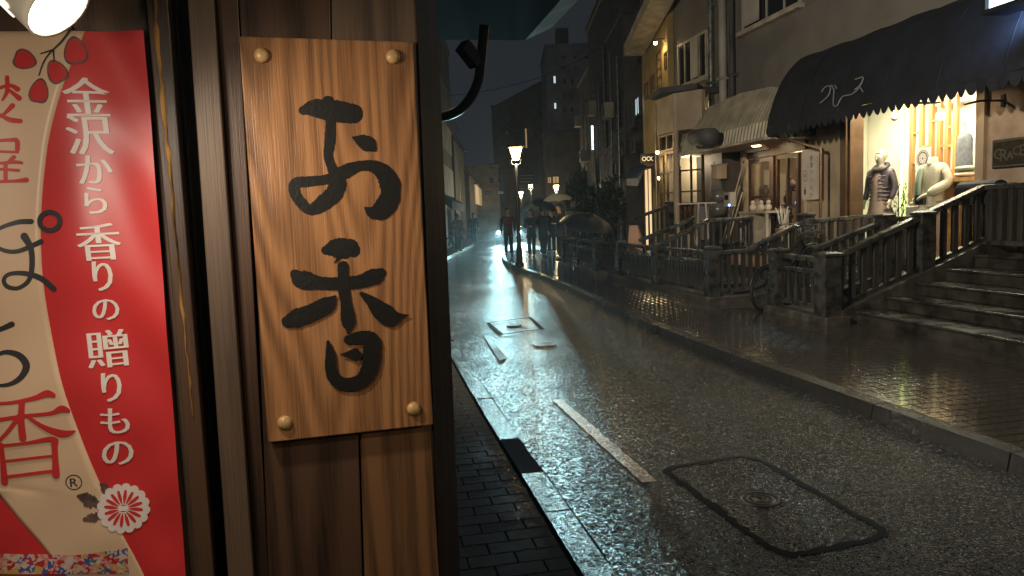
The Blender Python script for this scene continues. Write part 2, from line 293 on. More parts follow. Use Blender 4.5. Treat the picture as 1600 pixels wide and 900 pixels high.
# ---------------------------------------------------------------- builders
ORG = {}
def tag(o, label=None, cat=None, group=None, kind=None):
    if label: o['label'] = label
    if cat: o['category'] = cat
    if group: o['group'] = group
    if kind: o['kind'] = kind
    return o
def thing(name, label, cat, loc=(0, 0, 0), group=None):
    o = bpy.data.objects.new(name, None); COL.objects.link(o); o.location = loc; o.empty_display_size = .1
    ORG[o.name] = Vector(loc); return tag(o, label, cat, group)
def org(p): return ORG.get(p.name, Vector((0, 0, 0))) if p else Vector((0, 0, 0))
class MB:
    def __init__(s): s.v = []; s.f = []; s.sm = []
    def add(s, vs, fs, smooth=False):
        k = len(s.v); s.v += [Vector(v) for v in vs]; s.f += [[i + k for i in f] for f in fs]; s.sm += [smooth] * len(fs); return s
    def hexa(s, p):  # p: 8 corners bottom 4 (ccw) then top 4
        return s.add(p, [(0, 3, 2, 1), (4, 5, 6, 7), (0, 1, 5, 4), (1, 2, 6, 5), (2, 3, 7, 6), (3, 0, 4, 7)])
    def box(s, x0, x1, y0, y1, z0, z1):
        return s.hexa([(x0, y0, z0), (x1, y0, z0), (x1, y1, z0), (x0, y1, z0), (x0, y0, z1), (x1, y0, z1), (x1, y1, z1), (x0, y1, z1)])
    def sbox(s, s0, s1, t0, t1, z0, z1):
        return s.hexa([F(s0, t0, z0), F(s0, t1, z0), F(s1, t1, z0), F(s1, t0, z0), F(s0, t0, z1), F(s0, t1, z1), F(s1, t1, z1), F(s1, t0, z1)])
    def fbox(s, f, a0, a1, z0, z1, d0, d1):
        return s.hexa([f.pt(a0, z0, d0), f.pt(a1, z0, d0), f.pt(a1, z0, d1), f.pt(a0, z0, d1), f.pt(a0, z1, d0), f.pt(a1, z1, d0), f.pt(a1, z1, d1), f.pt(a0, z1, d1)])
    def bar(s, a, b, w, h=None, up=ZZ):
        a, b = Vector(a), Vector(b); h = h or w; d = (b - a).normalized()
        x = d.cross(up)
        if x.length < 1e-4: x = Vector((1, 0, 0))
        x.normalize(); y = x.cross(d).normalized(); x *= w / 2; y *= h / 2
        return s.hexa([a - x - y, a + x - y, b + x - y, b - x - y, a - x + y, a + x + y, b + x + y, b - x + y])
    def tube(s, pts, r, n=8, caps=True):
        pts = [Vector(p) for p in pts]; rs = r if isinstance(r, (list, tuple)) else [r] * len(pts)
        vs = []; prev = None
        for i, p in enumerate(pts):
            d = (pts[min(i + 1, len(pts) - 1)] - pts[max(i - 1, 0)]).normalized()
            if prev is None:
                x = d.cross(ZZ)
                if x.length < .05: x = d.cross(Vector((1, 0, 0)))
            else: x = prev - d * prev.dot(d)
            x.normalize(); prev = x; y = d.cross(x)
            for k in range(n):
                a = 2 * math.pi * k / n; vs.append(p + (x * math.cos(a) + y * math.sin(a)) * rs[i])
        fs = [(i * n + k, i * n + (k + 1) % n, (i + 1) * n + (k + 1) % n, (i + 1) * n + k) for i in range(len(pts) - 1) for k in range(n)]
        s.add(vs, fs, True)
        if caps: s.add([vs[k] for k in range(n)], [tuple(range(n))[::-1]]); s.add(vs[-n:], [tuple(range(n))])
        return s
    def lathe(s, c, prof, n=16, ax=ZZ, xdir=None):
        ax = Vector(ax).normalized(); x = Vector(xdir) if xdir else ax.cross(Vector((0, 1, 0)))
        if x.length < .05: x = ax.cross(Vector((1, 0, 0)))
        x.normalize(); y = ax.cross(x); c = Vector(c)
        vs = [c + ax * h + (x * math.cos(2 * math.pi * k / n) + y * math.sin(2 * math.pi * k / n)) * r for r, h in prof for k in range(n)]
        fs = [(i * n + k, i * n + (k + 1) % n, (i + 1) * n + (k + 1) % n, (i + 1) * n + k) for i in range(len(prof) - 1) for k in range(n)]
        return s.add(vs, fs, True)
    def sphere(s, c, r, n=12, sc=(1, 1, 1)):
        c = Vector(c); vs = []; m_ = n // 2
        for i in range(m_ + 1):
            th = math.pi * i / m_
            for k in range(n):
                a = 2 * math.pi * k / n
                vs.append(c + Vector((r * sc[0] * math.sin(th) * math.cos(a), r * sc[1] * math.sin(th) * math.sin(a), r * sc[2] * math.cos(th))))
        return s.add(vs, [(i * n + k, (i + 1) * n + k, (i + 1) * n + (k + 1) % n, i * n + (k + 1) % n) for i in range(m_) for k in range(n)], True)
    def prism(s, poly, n, d):
        """closed polygon of 3-D points extruded by d along n"""
        p = [Vector(q) for q in poly]; k = len(p); e = Vector(n) * d
        s.add(p + [q + e for q in p], [tuple(range(k))[::-1], tuple(range(k, 2 * k))] + [(i, (i + 1) % k, (i + 1) % k + k, i + k) for i in range(k)]); return s
    def build(s, name, m_, parent=None, bev=0, fix=True):
        me = bpy.data.meshes.new(name)
        pw = org(parent) if parent else Vector((0, 0, 0))
        me.from_pydata([tuple(v - pw) for v in s.v], [], s.f)
        me.polygons.foreach_set('use_smooth', s.sm)
        if fix:
            b = bmesh.new(); b.from_mesh(me)
            bmesh.ops.recalc_face_normals(b, faces=b.faces); b.to_mesh(me); b.free()
        me.materials.append(m_)
        o = bpy.data.objects.new(name, me); COL.objects.link(o)
        if parent: o.parent = parent; ORG[o.name] = pw
        if bev:
            md = o.modifiers.new('bevel', 'BEVEL'); md.width = bev; md.segments = 2; md.limit_method = 'ANGLE'
        return o
def struct(o): o['kind'] = 'structure'; return o
def copy_tree(o, parent=None):
    c = o.copy(); COL.objects.link(c); c.parent = parent
    for ch in [x for x in COL.objects if x.parent == o]: copy_tree(ch, c)
    return c
def share(name, proto, parent, mw):
    """another piece sharing a mesh, placed by a local matrix"""
    o = bpy.data.objects.new(name, proto); COL.objects.link(o); o.parent = parent; o.matrix_local = mw; return o
def cr_spline(pts, n=6):
    out = []; L = len(pts)
    for i in range(L - 1):
        p0, p1, p2, p3 = [Vector(pts[max(0, min(L - 1, i + k))]) for k in (-1, 0, 1, 2)]
        for j in range(n):
            t = j / n
            out.append(.5 * ((2 * p1) + (p2 - p0) * t + (2 * p0 - 5 * p1 + 4 * p2 - p3) * t * t + (3 * p1 - p0 - 3 * p2 + p3) * t ** 3))
    out.append(Vector(pts[-1])); return out
_font = None
def text_pts(body, size):
    """flat text as (verts, faces) centred on the origin in x,y"""
    cu = bpy.data.curves.new('t', 'FONT'); cu.body = body; cu.size = size; cu.align_x = 'CENTER'; cu.align_y = 'CENTER'; cu.resolution_u = 3
    cu.offset = text_pts.off
    o = bpy.data.objects.new('t', cu); COL.objects.link(o)
    dg = bpy.context.evaluated_depsgraph_get(); me = bpy.data.meshes.new_from_object(o.evaluated_get(dg))
    vs = [v.co.copy() for v in me.vertices]; fs = [list(p.vertices) for p in me.polygons]
    bpy.data.objects.remove(o); bpy.data.curves.remove(cu); bpy.data.meshes.remove(me)
    if vs:
        cx = (min(v.x for v in vs) + max(v.x for v in vs)) / 2; cy = (min(v.y for v in vs) + max(v.y for v in vs)) / 2
        for v in vs: v.x -= cx; v.y -= cy
    return vs, fs
text_pts.off = 0.0
def add_text(mb, body, size, c, xd, yd, n, mincho=0, wx=1.0, warp=None):
    text_pts.off = -size * .006 if mincho else 0
    vs, fs = text_pts(body, size)
    k = 4 if mincho else 1
    for j in range(k):
        dx = (j - (k - 1) / 2) * mincho
        q = [Vector(c) + Vector(xd) * (v.x * wx + dx) + Vector(yd) * v.y + Vector(n) * (j * .00012) for v in vs]
        if warp: q = [warp(p) for p in q]
        mb.add(q, fs)
# ================================================================ GROUND, ROAD, PAVEMENTS
PV = .10
struct(MB().add([(-400, -60, -.012), (400, -60, -.012), (400, 700, -.012), (-400, 700, -.012)], [(0, 1, 2, 3)]).build('ground', M['asphalt'], fix=False))
KR = [F(-3, 3.62), F(2, 3.62), Vector((2.86, 4.2, 0)), Vector((1.95, 8.7, 0)), Vector((1.6, 11.2, 0)), Vector((1.15, 15.1, 0)), Vector((.72, 18.2, 0)), Vector((.05, 22.3, 0)), Vector((-.33, 27, 0)), Vector((-.3, 36, 0)), Vector((.1, 46, 0)), Vector((1.0, 60, 0)), Vector((4, 90, 0))]
KL = [F(-3, .96), F(2, .96), Vector((.34, 3.26, 0)), Vector((-.47, 7.55, 0)), Vector((-1.65, 14.5, 0)), Vector((-2.2, 21, 0)), Vector((-2.42, 27, 0)), Vector((-2.2, 36, 0)), Vector((-1.7, 46, 0)), Vector((-.8, 60, 0)), Vector((2.2, 90, 0))]
def resample(pts, step):
    p = cr_spline(pts, 24); out = [p[0]]; acc = 0
    for a, b in zip(p, p[1:]):
        acc += (b - a).length
        if acc >= step: out.append(b); acc = 0
    return out
kr = resample(KR, 1.0); kl = resample(KL, .5)
def strip(a, b, z): # sheet between two polylines
    n = 90; A = resample(a, .35); B = resample(b, .35); k = min(len(A), len(B))
    ia = [A[int(i * (len(A) - 1) / (k - 1))] for i in range(k)]; ib = [B[int(i * (len(B) - 1) / (k - 1))] for i in range(k)]
    vs = [Vector((p.x, p.y, z)) for p in ia] + [Vector((p.x, p.y, z)) for p in ib]
    return MB().add(vs, [(i, k + i, k + i + 1, i + 1) for i in range(k - 1)])
road = struct(strip(KL, KR, 0).build('road', M['asphalt'], fix=False))
def normals(pl):
    out = []
    for i, p in enumerate(pl):
        d = (pl[min(i + 1, len(pl) - 1)] - pl[max(0, i - 1)]); d.z = 0; d.normalize(); out.append(Vector((d.y, -d.x, 0)))
    return out
def kerbs(pl, side, name, w=.15):
    nn = normals(pl); root = None
    st = thing(name, None, None, (0, 0, 0)); st['kind'] = 'structure'
    del_ = 1
    for i in range(len(pl) - 1):
        a, b = pl[i], pl[i + 1]; na, nb = nn[i] * side, nn[i + 1] * side; g = (b - a) * .005
        a2, b2 = a + g, b - g; h = PV + .008 + R.uniform(-.0008, .0008)
        c = .02
        m_ = MB().hexa([Vector(a2), Vector(b2), b2 + nb * w, a2 + na * w] + [a2 + na * c + ZZ * h, b2 + nb * c + ZZ * h, b2 + nb * w + ZZ * h, a2 + na * w + ZZ * h])
        if i < 120: m_.build('kerb_stone', M['puddle' if side < 0 and (3.95 < a.y < 4.7) else 'kerb'], st)
kerbs(kr, 1, 'kerb_right'); kerbs(kl, -1, 'kerb_left')
def gutter(pl, side, name, w):
    nn = normals(pl); k = len(pl); rg_ = random.Random(4); vs = [p + ZZ * .002 for p in pl] + [p - n * side * w * rg_.uniform(.75, 1.2) + ZZ * .002 for p, n in zip(pl, nn)]
    struct(MB().add(vs, [(i, i + 1, k + i + 1, k + i) for i in range(k - 1)]).build(name, M['puddle']))
gutter(resample(KL, .3)[:40], -1, 'gutter_left', .05)
# pavement beds
def off(pl, d): 
    nn = normals(pl); return [p + n * d for p, n in zip(pl, nn)]
def bed(pl, side, name, width, z, m_):
    a = off(pl, side * .165); b = off(pl, side * (.165 + width)); k = len(a)
    vs = [Vector((p.x, p.y, z)) for p in a] + [Vector((p.x, p.y, z)) for p in b]
    return struct(MB().add(vs, [(i, i + 1, k + i + 1, k + i) for i in range(k - 1)]).build(name, m_))
pav_r = bed(kr, 1, 'pavement_right', 7.0, PV - .014, M['joint'])
pav_l = bed(kl, -1, 'pavement_left', 4.0, PV - .014, M['joint'])
def brick_rows(pl, side, width, parent, bw, bl, smax, nearcap, hgt=.014):
    """running-bond bricks laid along the kerb, long side across the pavement"""
    P_ = resample(pl, .02) if False else cr_spline(pl[:], 30)
    # arc-length rows
    rows = []; acc = 0
    for a, b in zip(P_, P_[1:]):
        acc += (b - a).length
        while acc >= bw:
            acc -= bw; rows.append((b - (b - a).normalized() * acc, (b - a).normalized()))
        if len(rows) * bw > smax: break
    items = []
    for ri, (p, d) in enumerate(rows):
        n = Vector((d.y, -d.x, 0)) * side
        o = .17 + (.5 * bl if ri % 2 else 0)
        w = .17
        segs = []
        if ri % 2: segs.append((.17, .17 + .5 * bl - .004))
        while o < .17 + width: segs.append((o, min(o + bl - .005, .17 + width))); o += bl
        for (w0, w1) in segs:
            c = p + n * ((w0 + w1) / 2)
            q = C_F; y = (c - CAM).dot(C_F); x = (c - CAM).dot(C_R)
            vis = y > 1 and -.13 < x / y < .72
            items.append(((c - CAM).length if vis else 999 + (c - CAM).length, c, d, n, w1 - w0))
    items.sort(key=lambda t: t[0])
    stuff = MB()
    for i, (ds, c, d, n, L_) in enumerate(items):
        dz = R.uniform(-.0008, .0008); hx = n * (L_ / 2); hy = d * (bw / 2 - .0035); top = PV + dz
        tl = [R.uniform(-.0003, .0003) for _ in range(4)]
        base = c.copy(); base.z = 0
        cs = [base - hx - hy, base + hx - hy, base + hx + hy, base - hx + hy]
        ch = .985
        mb_ = MB() if i < nearcap and ds < 999 else stuff
        lo = [Vector((q.x, q.y, PV - .02)) for q in cs]
        hi = [Vector((q.x, q.y, top + t_ - .004)) for q, t_ in zip(cs, tl)]
        hh = [Vector((base.x + (q.x - base.x) * .96, base.y + (q.y - base.y) * .94, top + t_)) for q, t_ in zip(cs, tl)]
        mb_.add(lo + hi + hh, [(0, 1, 5, 4), (1, 2, 6, 5), (2, 3, 7, 6), (3, 0, 4, 7), (4, 5, 9, 8), (5, 6, 10, 9), (6, 7, 11, 10), (7, 4, 8, 11), (8, 9, 10, 11)])
        if mb_ is not stuff: mb_.build('brick', M['paver'], parent, fix=False)
    o = stuff.build('bricks', M['paver'], parent, fix=False); o['kind'] = 'stuff'
brick_rows([F(1.4, .96), Vector((.34, 3.26, 0)), Vector((-.47, 7.55, 0)), Vector((-1.65, 14.5, 0))], -1, .9, pav_l, .112, .215, 8, 240)
brick_rows([F(1.4, 3.62), Vector((2.86, 4.2, 0)), Vector((1.95, 8.7, 0)), Vector((1.6, 11.2, 0)), Vector((1.15, 15.1, 0)), Vector((.72, 18.2, 0)), Vector((.05, 22.3, 0)), Vector((-.33, 27, 0)), Vector((-.3, 34, 0))], 1, 3.4, pav_r, .115, .225, 30, 300)

# white road line
def zsheet(px, z, name, m_, thick=None, label=None, cat=None, parent=None):
    return MB().add([G(x, y, 0) + ZZ * z for x, y in px], [tuple(range(len(px)))]).build(name, m_, parent)
L0, L1, N0, N1 = G(862, 624), G(1003, 754), G(878, 624), G(1027, 752); rl_ = random.Random(9); vs = []
for i in range(41):
    u = i / 40; a = L0.lerp(L1, u); b = N0.lerp(N1, u); j = .006; d_ = (b - a).normalized()
    vs += [a + d_ * rl_.uniform(-j, j) + ZZ * .002, b + d_ * rl_.uniform(-j, j) + ZZ * .002]
ln = MB().add(vs, [(2 * i, 2 * i + 1, 2 * i + 3, 2 * i + 2) for i in range(40)])
tag(ln.build('lane_mark', M['white_line']), 'worn white dash painted on the near wet asphalt', 'road marking')
ln = MB().add([G(x, y, 0) + ZZ * .004 for x, y in [(755, 524), (764, 524), (792, 560), (780, 564)]], [(0, 1, 2, 3)])
tag(ln.build('lane_mark', M['faint_line']), 'faint farther worn dash left of the small rectangular cover', 'road marking')
# manholes: a patch framed by an open tar groove with an iron lid
def groove(loop, w, parent, seed=1):
    r_ = random.Random(seed); pts = []
    for a, b in zip(loop, loop[1:] + loop[:1]):
        n_ = max(6, int((b - a).length / .04))
        for i in range(n_): pts.append(a.lerp(b, i / n_) + Vector((r_.uniform(-.009, .009), r_.uniform(-.009, .009), 0)))
    pts.append(pts[0]); mb_ = MB(); k = len(pts); vs = []
    for i, p in enumerate(pts):
        d = (pts[(i + 1) % (k - 1)] - pts[(i - 1) % (k - 1)]).normalized(); n = Vector((d.y, -d.x, 0))
        ww = w * r_.uniform(.6, 1.35)
        vs += [p - n * ww / 2 + ZZ * .0045, p + n * ww / 2 + ZZ * .0045]
    mb_.add(vs, [(2 * i, 2 * i + 1, 2 * i + 3, 2 * i + 2) for i in range(k - 1)])
    return mb_.build('groove', M['groove'], parent)
def lid(c, r, parent, name='lid'):
    mb_ = MB(); c = Vector((c.x, c.y, 0))
    mb_.lathe(c, [(0, .003), (r * .3, .003), (r * .31, .005), (r * .4, .005), (r * .41, .003), (r * .6, .003), (r * .62, .005), (r * .74, .005), (r * .76, .003), (r * .92, .003), (r * .94, .005), (r, .005), (r, -.01)], 28)
    for k in range(16):
        a = k * math.pi / 8; d = Vector((math.cos(a), math.sin(a), 0)); mb_.bar(c + d * r * .42 + ZZ * .003, c + d * r * .6 + ZZ * .003, .008, .004)
    return mb_.build(name, M['iron'], parent)
t = thing('manhole_cover', 'big rounded-corner rectangular patch in the near road with a small round iron lid', 'manhole', G(1190, 780))
big = [G(x, y) for x, y in [(1040, 737), (1060, 728), (1160, 714), (1185, 718), (1375, 826), (1380, 836), (1355, 846), (1240, 868), (1215, 862), (1190, 848)]]
groove(big, .042, t, 3); lid(G(1187, 781), .105, t)
t = thing('manhole_cover', 'smaller rectangular framed cover with dark oval lid farther up the road', 'manhole', G(800, 510))
q = [G(x, y) for x, y in [(762, 505), (828, 496), (848, 514), (783, 523)]]
groove(q, .05, t, 4); lid(G(803, 508), .11, t)
t = thing('round_cover', 'little round lid in the road just beyond the rectangular cover', 'drain cover', G(850, 538)); lid(G(850, 538), .14, t)

# ================================================================ RIGHT SIDE TERRACES AND STAIRS
TZ = .5; HZ = .875
tr = MB(); tr.sbox(9.6, 10.87, 7.35, 8.35, -.05, TZ); tr.sbox(10.87, 21, 6.9, 8.35, -.05, TZ)
struct(tr.build('terrace_low', M['step']))
rp = MB()
rp.hexa([F(9.6, 5.85, 0), F(9.6, 7.35, 0), F(10.87, 7.35, 0), F(10.87, 5.85, 0), F(9.6, 5.85, .09), F(9.6, 7.35, TZ - .003), F(10.87, 7.35, TZ - .003), F(10.87, 5.85, .09)])
struct(rp.build('ramp', M['step']))
# beds behind the fence (planting / ramps of the further shops)
struct(MB().sbox(11.2, 12.9, 5.75, 6.9, 0, .34).build('planting_bed', M['step']))
struct(MB().sbox(8.42, 9.45, 5.75, 8.35, 0, .16).build('yard', M['step']))
st = thing('stairs', 'broad wet stone steps climbing to the dress shop', 'stairs', F(6, 6.0, 0))
TT = [5.93, 6.36, 6.78, 7.2, 7.62]
for i, t0 in enumerate(TT):
    z1 = .1 + (i + 1) * .155
    s_ = MB().sbox(1.5, 8.12, t0, TT[i + 1] + .03 if i < 4 else 8.35, .0 if i == 0 else z1 - .155, z1 - .03); s_.build('riser', M['step'], st)
    s_ = MB().sbox(1.5, 8.12, t0 - .025, TT[i + 1] - .027 if i < 4 else 8.35, z1 - .03, z1); s_.build('step', M['step'], st, bev=.008)
stg = thing('stair_cheek', 'sloping stone cheek wall under the near stair railing', 'wall', F(8.27, 5.6, 0))
def cheek(s0, s1, tA, zA, tB, zB, tC, parent, z0=0.0):
    poly = [(tA, z0), (tA, zA), (tB, zB), (tC, zB), (tC, z0)]
    return MB().prism([F(s0, a, b) for a, b in poly], UU, s1 - s0).build('stone', M['concrete'], parent)
cheek(8.14, 8.40, 5.75, .26, 7.75, 1.0, 8.32, stg)
stg2 = thing('stair_cheek', 'low sloping kerb wall beside the bicycle ramp', 'wall', F(10.9, 5.6, 0))
cheek(10.88, 11.08, 5.6, .2, 7.0, .6, 7.4, stg2)
# plinths
def plinth(a, b, label, w=.34, h=.10):
    a = Vector(a); b = Vector(b); mb_ = MB(); mb_.bar(a + ZZ * (PV + h / 2 - .02), b + ZZ * (PV + h / 2 - .02), w, h + .04)
    o = mb_.build('plinth', M['concrete'], None, bev=.012); tag(o, label, 'plinth', 'plinths under the pavement railings'); return o

# ================================================================ RAILINGS
unit = MB().box(-.5, .5, -.5, .5, 0, 1).build('baluster', M['railunit']); unit_me = unit.data; bpy.data.objects.remove(unit)
def bal(parent, p, z0, z1, w, ang, name='baluster', d=None):
    loc = Vector((p.x, p.y, z0)) - org(parent)
    mw = Matrix.Translation(loc) @ Matrix.Rotation(ang, 4, 'Z') @ Matrix.Diagonal((w, d or w, z1 - z0, 1))
    return share(name, unit_me, parent, mw)
def post(parent, p, z0, z1, w=.2):
    mb_ = MB(); h = w / 2; d = UU; e = VV; p = Vector((p.x, p.y, 0))
    def ring(k, z): return [p - d * k - e * k + ZZ * z, p + d * k - e * k + ZZ * z, p + d * k + e * k + ZZ * z, p - d * k + e * k + ZZ * z]
    mb_.hexa(ring(h, z0) + ring(h * .97, z1 - .055))
    mb_.hexa(ring(h * 1.12, z1 - .055) + ring(h * 1.12, z1 - .02)); mb_.hexa(ring(h * 1.12, z1 - .02) + ring(h * .6, z1))
    return mb_.build('post', M['rail'], parent, bev=.006)
def railing(label, path, posts=(), nb=8, mid=None, low=.12, bw=.055, hw=.11, group='concrete railings', pw=.2, skip_bal=()):
    """path: list of (point, zfloor, ztop)"""
    p0 = path[0][0]; t = thing('railing', label, 'railing', (p0.x, p0.y, path[0][1]), group)
    for i in range(len(path) - 1):
        (a, fa, ta), (b, fb, tb) = path[i], path[i + 1]; L_ = Vector((b.x - a.x, b.y - a.y, 0)).length; ang = math.atan2(b.y - a.y, b.x - a.x)
        A = Vector((a.x, a.y, ta - .035)); B = Vector((b.x, b.y, tb - .035))
        MB().bar(A, B, hw, .07).build('handrail', M['rail'], t, bev=.012)
        MB().bar(Vector((a.x, a.y, fa + low)), Vector((b.x, b.y, fb + low)), .07, .06).build('bottom_rail', M['rail'], t)
        if mid: MB().bar(Vector((a.x, a.y, ta - mid)), Vector((b.x, b.y, tb - mid)), .06, .05).build('middle_rail', M['rail'], t)
        if i in skip_bal: continue
        n = max(2, round(L_ / .125)) if nb is None else nb if isinstance(nb, int) else nb[i]
        for k in range(n):
            f = (k + .5) / n; p = a.lerp(b, f)
            bal(t, p, fa + (fb - fa) * f + low + .02, ta + (tb - ta) * f - (mid if mid else .06), bw, ang)
    for (p, z0, z1) in posts: post(t, p, z0, z1, pw)
    return t
fp = dict(A=Vector((3.95, 9.2, 0)), B=Vector((3.78, 10.4, 0)), C=Vector((3.19, 11.75, 0)), D=Vector((2.77, 13.9, 0)), E=Vector((2.42, 16.3, 0)), H=Vector((2.08, 17.6, 0)), I=Vector((1.6, 21.5, 0)), J=Vector((1.5, 25, 0)))
railing('low railing panel facing the road between two thick posts at the stair foot', [(fp['A'], .16, .93), (fp['B'], .16, .93)], [(fp['A'], .02, 1.0), (fp['B'], .02, 1.0)], 6, mid=.2, pw=.24, bw=.065)
railing('railing climbing beside the stone steps to the dress shop', [(F(8.27, 5.72), .16, .96), (F(8.27, 7.85), .93, 1.76), (F(8.27, 8.3), .95, 1.78)], [(F(8.27, 6.98), .5, 1.46)], [13, 3], pw=.2, hw=.13, bw=.06)
railing('upper railing running along the dress shop landing to the right', [(F(8.2, 7.86), .9, 1.76), (F(6.1, 7.86), .9, 1.76)], [], 14, bw=.07)
railing('railing on the near side of the bicycle ramp', [(F(9.6, 6.3), .2, .98), (F(9.6, 7.55), .5, 1.37), (F(9.6, 8.25), .5, 1.37)], [(F(9.6, 7.45), .3, 1.42)], [9, 5])
railing('railing rising from the corner post on the far side of the bicycle ramp', [(F(10.87, 5.45), .16, .92), (F(10.87, 5.95), .16, .93), (F(10.87, 6.95), .5, 1.35), (F(10.87, 8.25), .5, 1.4)], [(F(10.87, 7.0), .3, 1.46)], [4, 8, 9])
railing('slatted railing along the pavement in front of the cafe', [(fp['C'], .17, .92), (fp['D'], .17, .92), (fp['E'], .17, .92)], [(fp['C'], .02, 1.0), (fp['D'], .02, .99), (fp['E'], .02, .96)], [17, 18], mid=.19, pw=.2)
railing('short return railing beside the black umbrella', [(fp['E'] + Vector((.1, .15, 0)), .17, .9), (fp['H'], .17, .9)], [], 8, mid=.16)
railing('farthest low railing before the people with umbrellas', [(fp['H'], .17, .92), (fp['I'], .17, .92)], [(fp['H'], .02, 1.0), (fp['I'], .02, .97)], [34], mid=.2, pw=.24)
railing('railing rising beyond the cafe forecourt then level', [(F(13.2, 5.5), .2, 1.0), (F(13.2, 6.45), .5, 1.4), (F(13.2, 8.2), .5, 1.4)], [(F(13.2, 7.9), .4, 1.5)], [7, 11], bw=.045)
railing('railing of the second farther ramp behind the slatted fence', [(F(14.4, 5.5), .2, 1.02), (F(14.4, 6.9), .6, 1.5)], [(F(14.4, 6.9), .4, 1.58)], [8], bw=.045)
railing('thin barred railing near the french windows', [(F(17.0, 5.9), .3, 1.3), (F(17.0, 7.25), .7, 1.72), (F(17, 7.9), .7, 1.72)], [(F(17, 7.3), .4, 1.8)], [12, 6], bw=.035)
for a, b, l in [(fp['A'] + Vector((.05, -.2, 0)), fp['B'] + Vector((-.05, .15, 0)), 'plinth under the short post-and-rail panel at the stair foot'), (fp['C'] + Vector((.03, -.18, 0)), fp['E'] + Vector((-.03, .1, 0)), 'long plinth under the slatted cafe railing'), (fp['H'] + Vector((.03, -.15, 0)), fp['I'] + Vector((0, .1, 0)), 'plinth under the farthest railing')]:
    plinth(a, b, l)
plinth(F(10.87, 5.25), F(10.87, 5.95), 'short plinth behind the corner post', w=.24)
# side slabs between the planting areas
struct(MB().sbox(12.95, 13.35, 5.6, 6.9, 0, .3).build('ramp_side', M['concrete']))

# ================================================================ LEFT FOREGROUND WALL
th = rad(75.1)
WU = Vector((math.sin(th), math.cos(th), 0)); WN = Vector((math.cos(th), -math.sin(th), 0))
o_ = P(525, 375, 1.30); o_.z = 0
WALL = Frame(o_, WU, WN)
def Wp(x, y, d=0.0): return WALL.P(x, y, d)
wall = thing('plank_wall', 'dark plank shop front holding the carved wooden name board', 'wall', WALL.pt(0, 0, 0))
def slab(px, d0, d1, name, m_, parent, bev=.002):
    """pixel outline on the wall plane, extruded from depth d0 to d1 (towards the viewer)"""
    q = [Wp(x, y, d1) for x, y in px]
    return MB().prism(q, -WN, d1 - d0).build(name, m_, parent, bev=bev)
def ext(x0t, x0b, x1t, x1b, yt=-60, yb=960):
    """board whose edges run through given x at y=0 and y=900"""
    f = lambda a, b, y: a + (b - a) * y / 900
    return [(f(x0t, x0b, yt), yt), (f(x1t, x1b, yt), yt), (f(x1t, x1b, yb), yb), (f(x0t, x0b, yb), yb)]
slab(ext(-300, -260, -60, -30), -.03, .0, 'board', M['plankdark'], wall)
slab(ext(-58, -28, 110, 160), -.03, .0, 'board', M['plankdark'], wall)
slab(ext(112, 162, 226, 318), -.03, .002, 'board', M['plankgrey'], wall)
slab(ext(-320, -300, 640, 678), -.16, -.125, 'backing', M['blackgap'], wall)
# black recess and narrow stiles
slab(ext(222, 300, 345, 400), -.10, -.075, 'recess', M['blackgap'], wall)
slab(ext(228, 308, 262, 334), -.07, .018, 'stile', M['plankdark'], wall)
slab(ext(268, 340, 276, 347), -.075, -.03, 'inner_bead', M['blackgap'], wall)
slab(ext(293, 356, 334, 396), -.07, .030, 'stile', M['plankgrey'], wall)
slab(ext(338, 400, 372, 420), -.05, .006, 'board', M['plankdark'], wall)
slab([(370, -60), (515, -60), (519, 200), (560, 682), (568, 960), (422, 960), (404, 500)], -.04, .010, 'board', M['plankdark'], wall)
slab([(517, -60), (648, -60), (664, 300), (688, 960), (571, 960), (563, 682), (521, 200)], -.04, .007, 'board', M['plankgrey'], wall)
slab([(563, 660), (672, 660), (690, 960), (572, 960)], .0075, .0105, 'board', M['plankamber'], wall)
# corner post, its street side turned away from the lamp
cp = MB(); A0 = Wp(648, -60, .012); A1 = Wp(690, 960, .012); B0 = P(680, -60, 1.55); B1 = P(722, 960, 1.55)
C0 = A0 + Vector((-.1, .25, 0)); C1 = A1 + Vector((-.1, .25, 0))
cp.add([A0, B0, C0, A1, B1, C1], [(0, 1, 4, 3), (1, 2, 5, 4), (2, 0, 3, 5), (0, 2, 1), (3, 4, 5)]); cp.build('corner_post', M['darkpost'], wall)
# torn gilded bamboo strip on the stile
gp = []; rr = random.Random(5)
for i in range(40):
    y = -20 + i * 17.2; x = 240 + (302 - 240) * y / 660; 
    w_ = 3.6 * (1 - .55 * (i / 40)) * rr.uniform(.55, 1.3); gp.append((x + rr.uniform(-1.2, 1.2), y, w_))
vs = []
for x, y, w_ in gp: vs += [Wp(x - w_, y, .0195), Wp(x, y, .0225), Wp(x + w_, y, .0195)]
gm = MB(); gm.add(vs, [(3 * i + j, 3 * i + j + 1, 3 * i + j + 4, 3 * i + j + 3) for i in range(len(gp) - 1) for j in (0, 1)])
gm.build('torn_edge_strip', M['gilt'], wall)

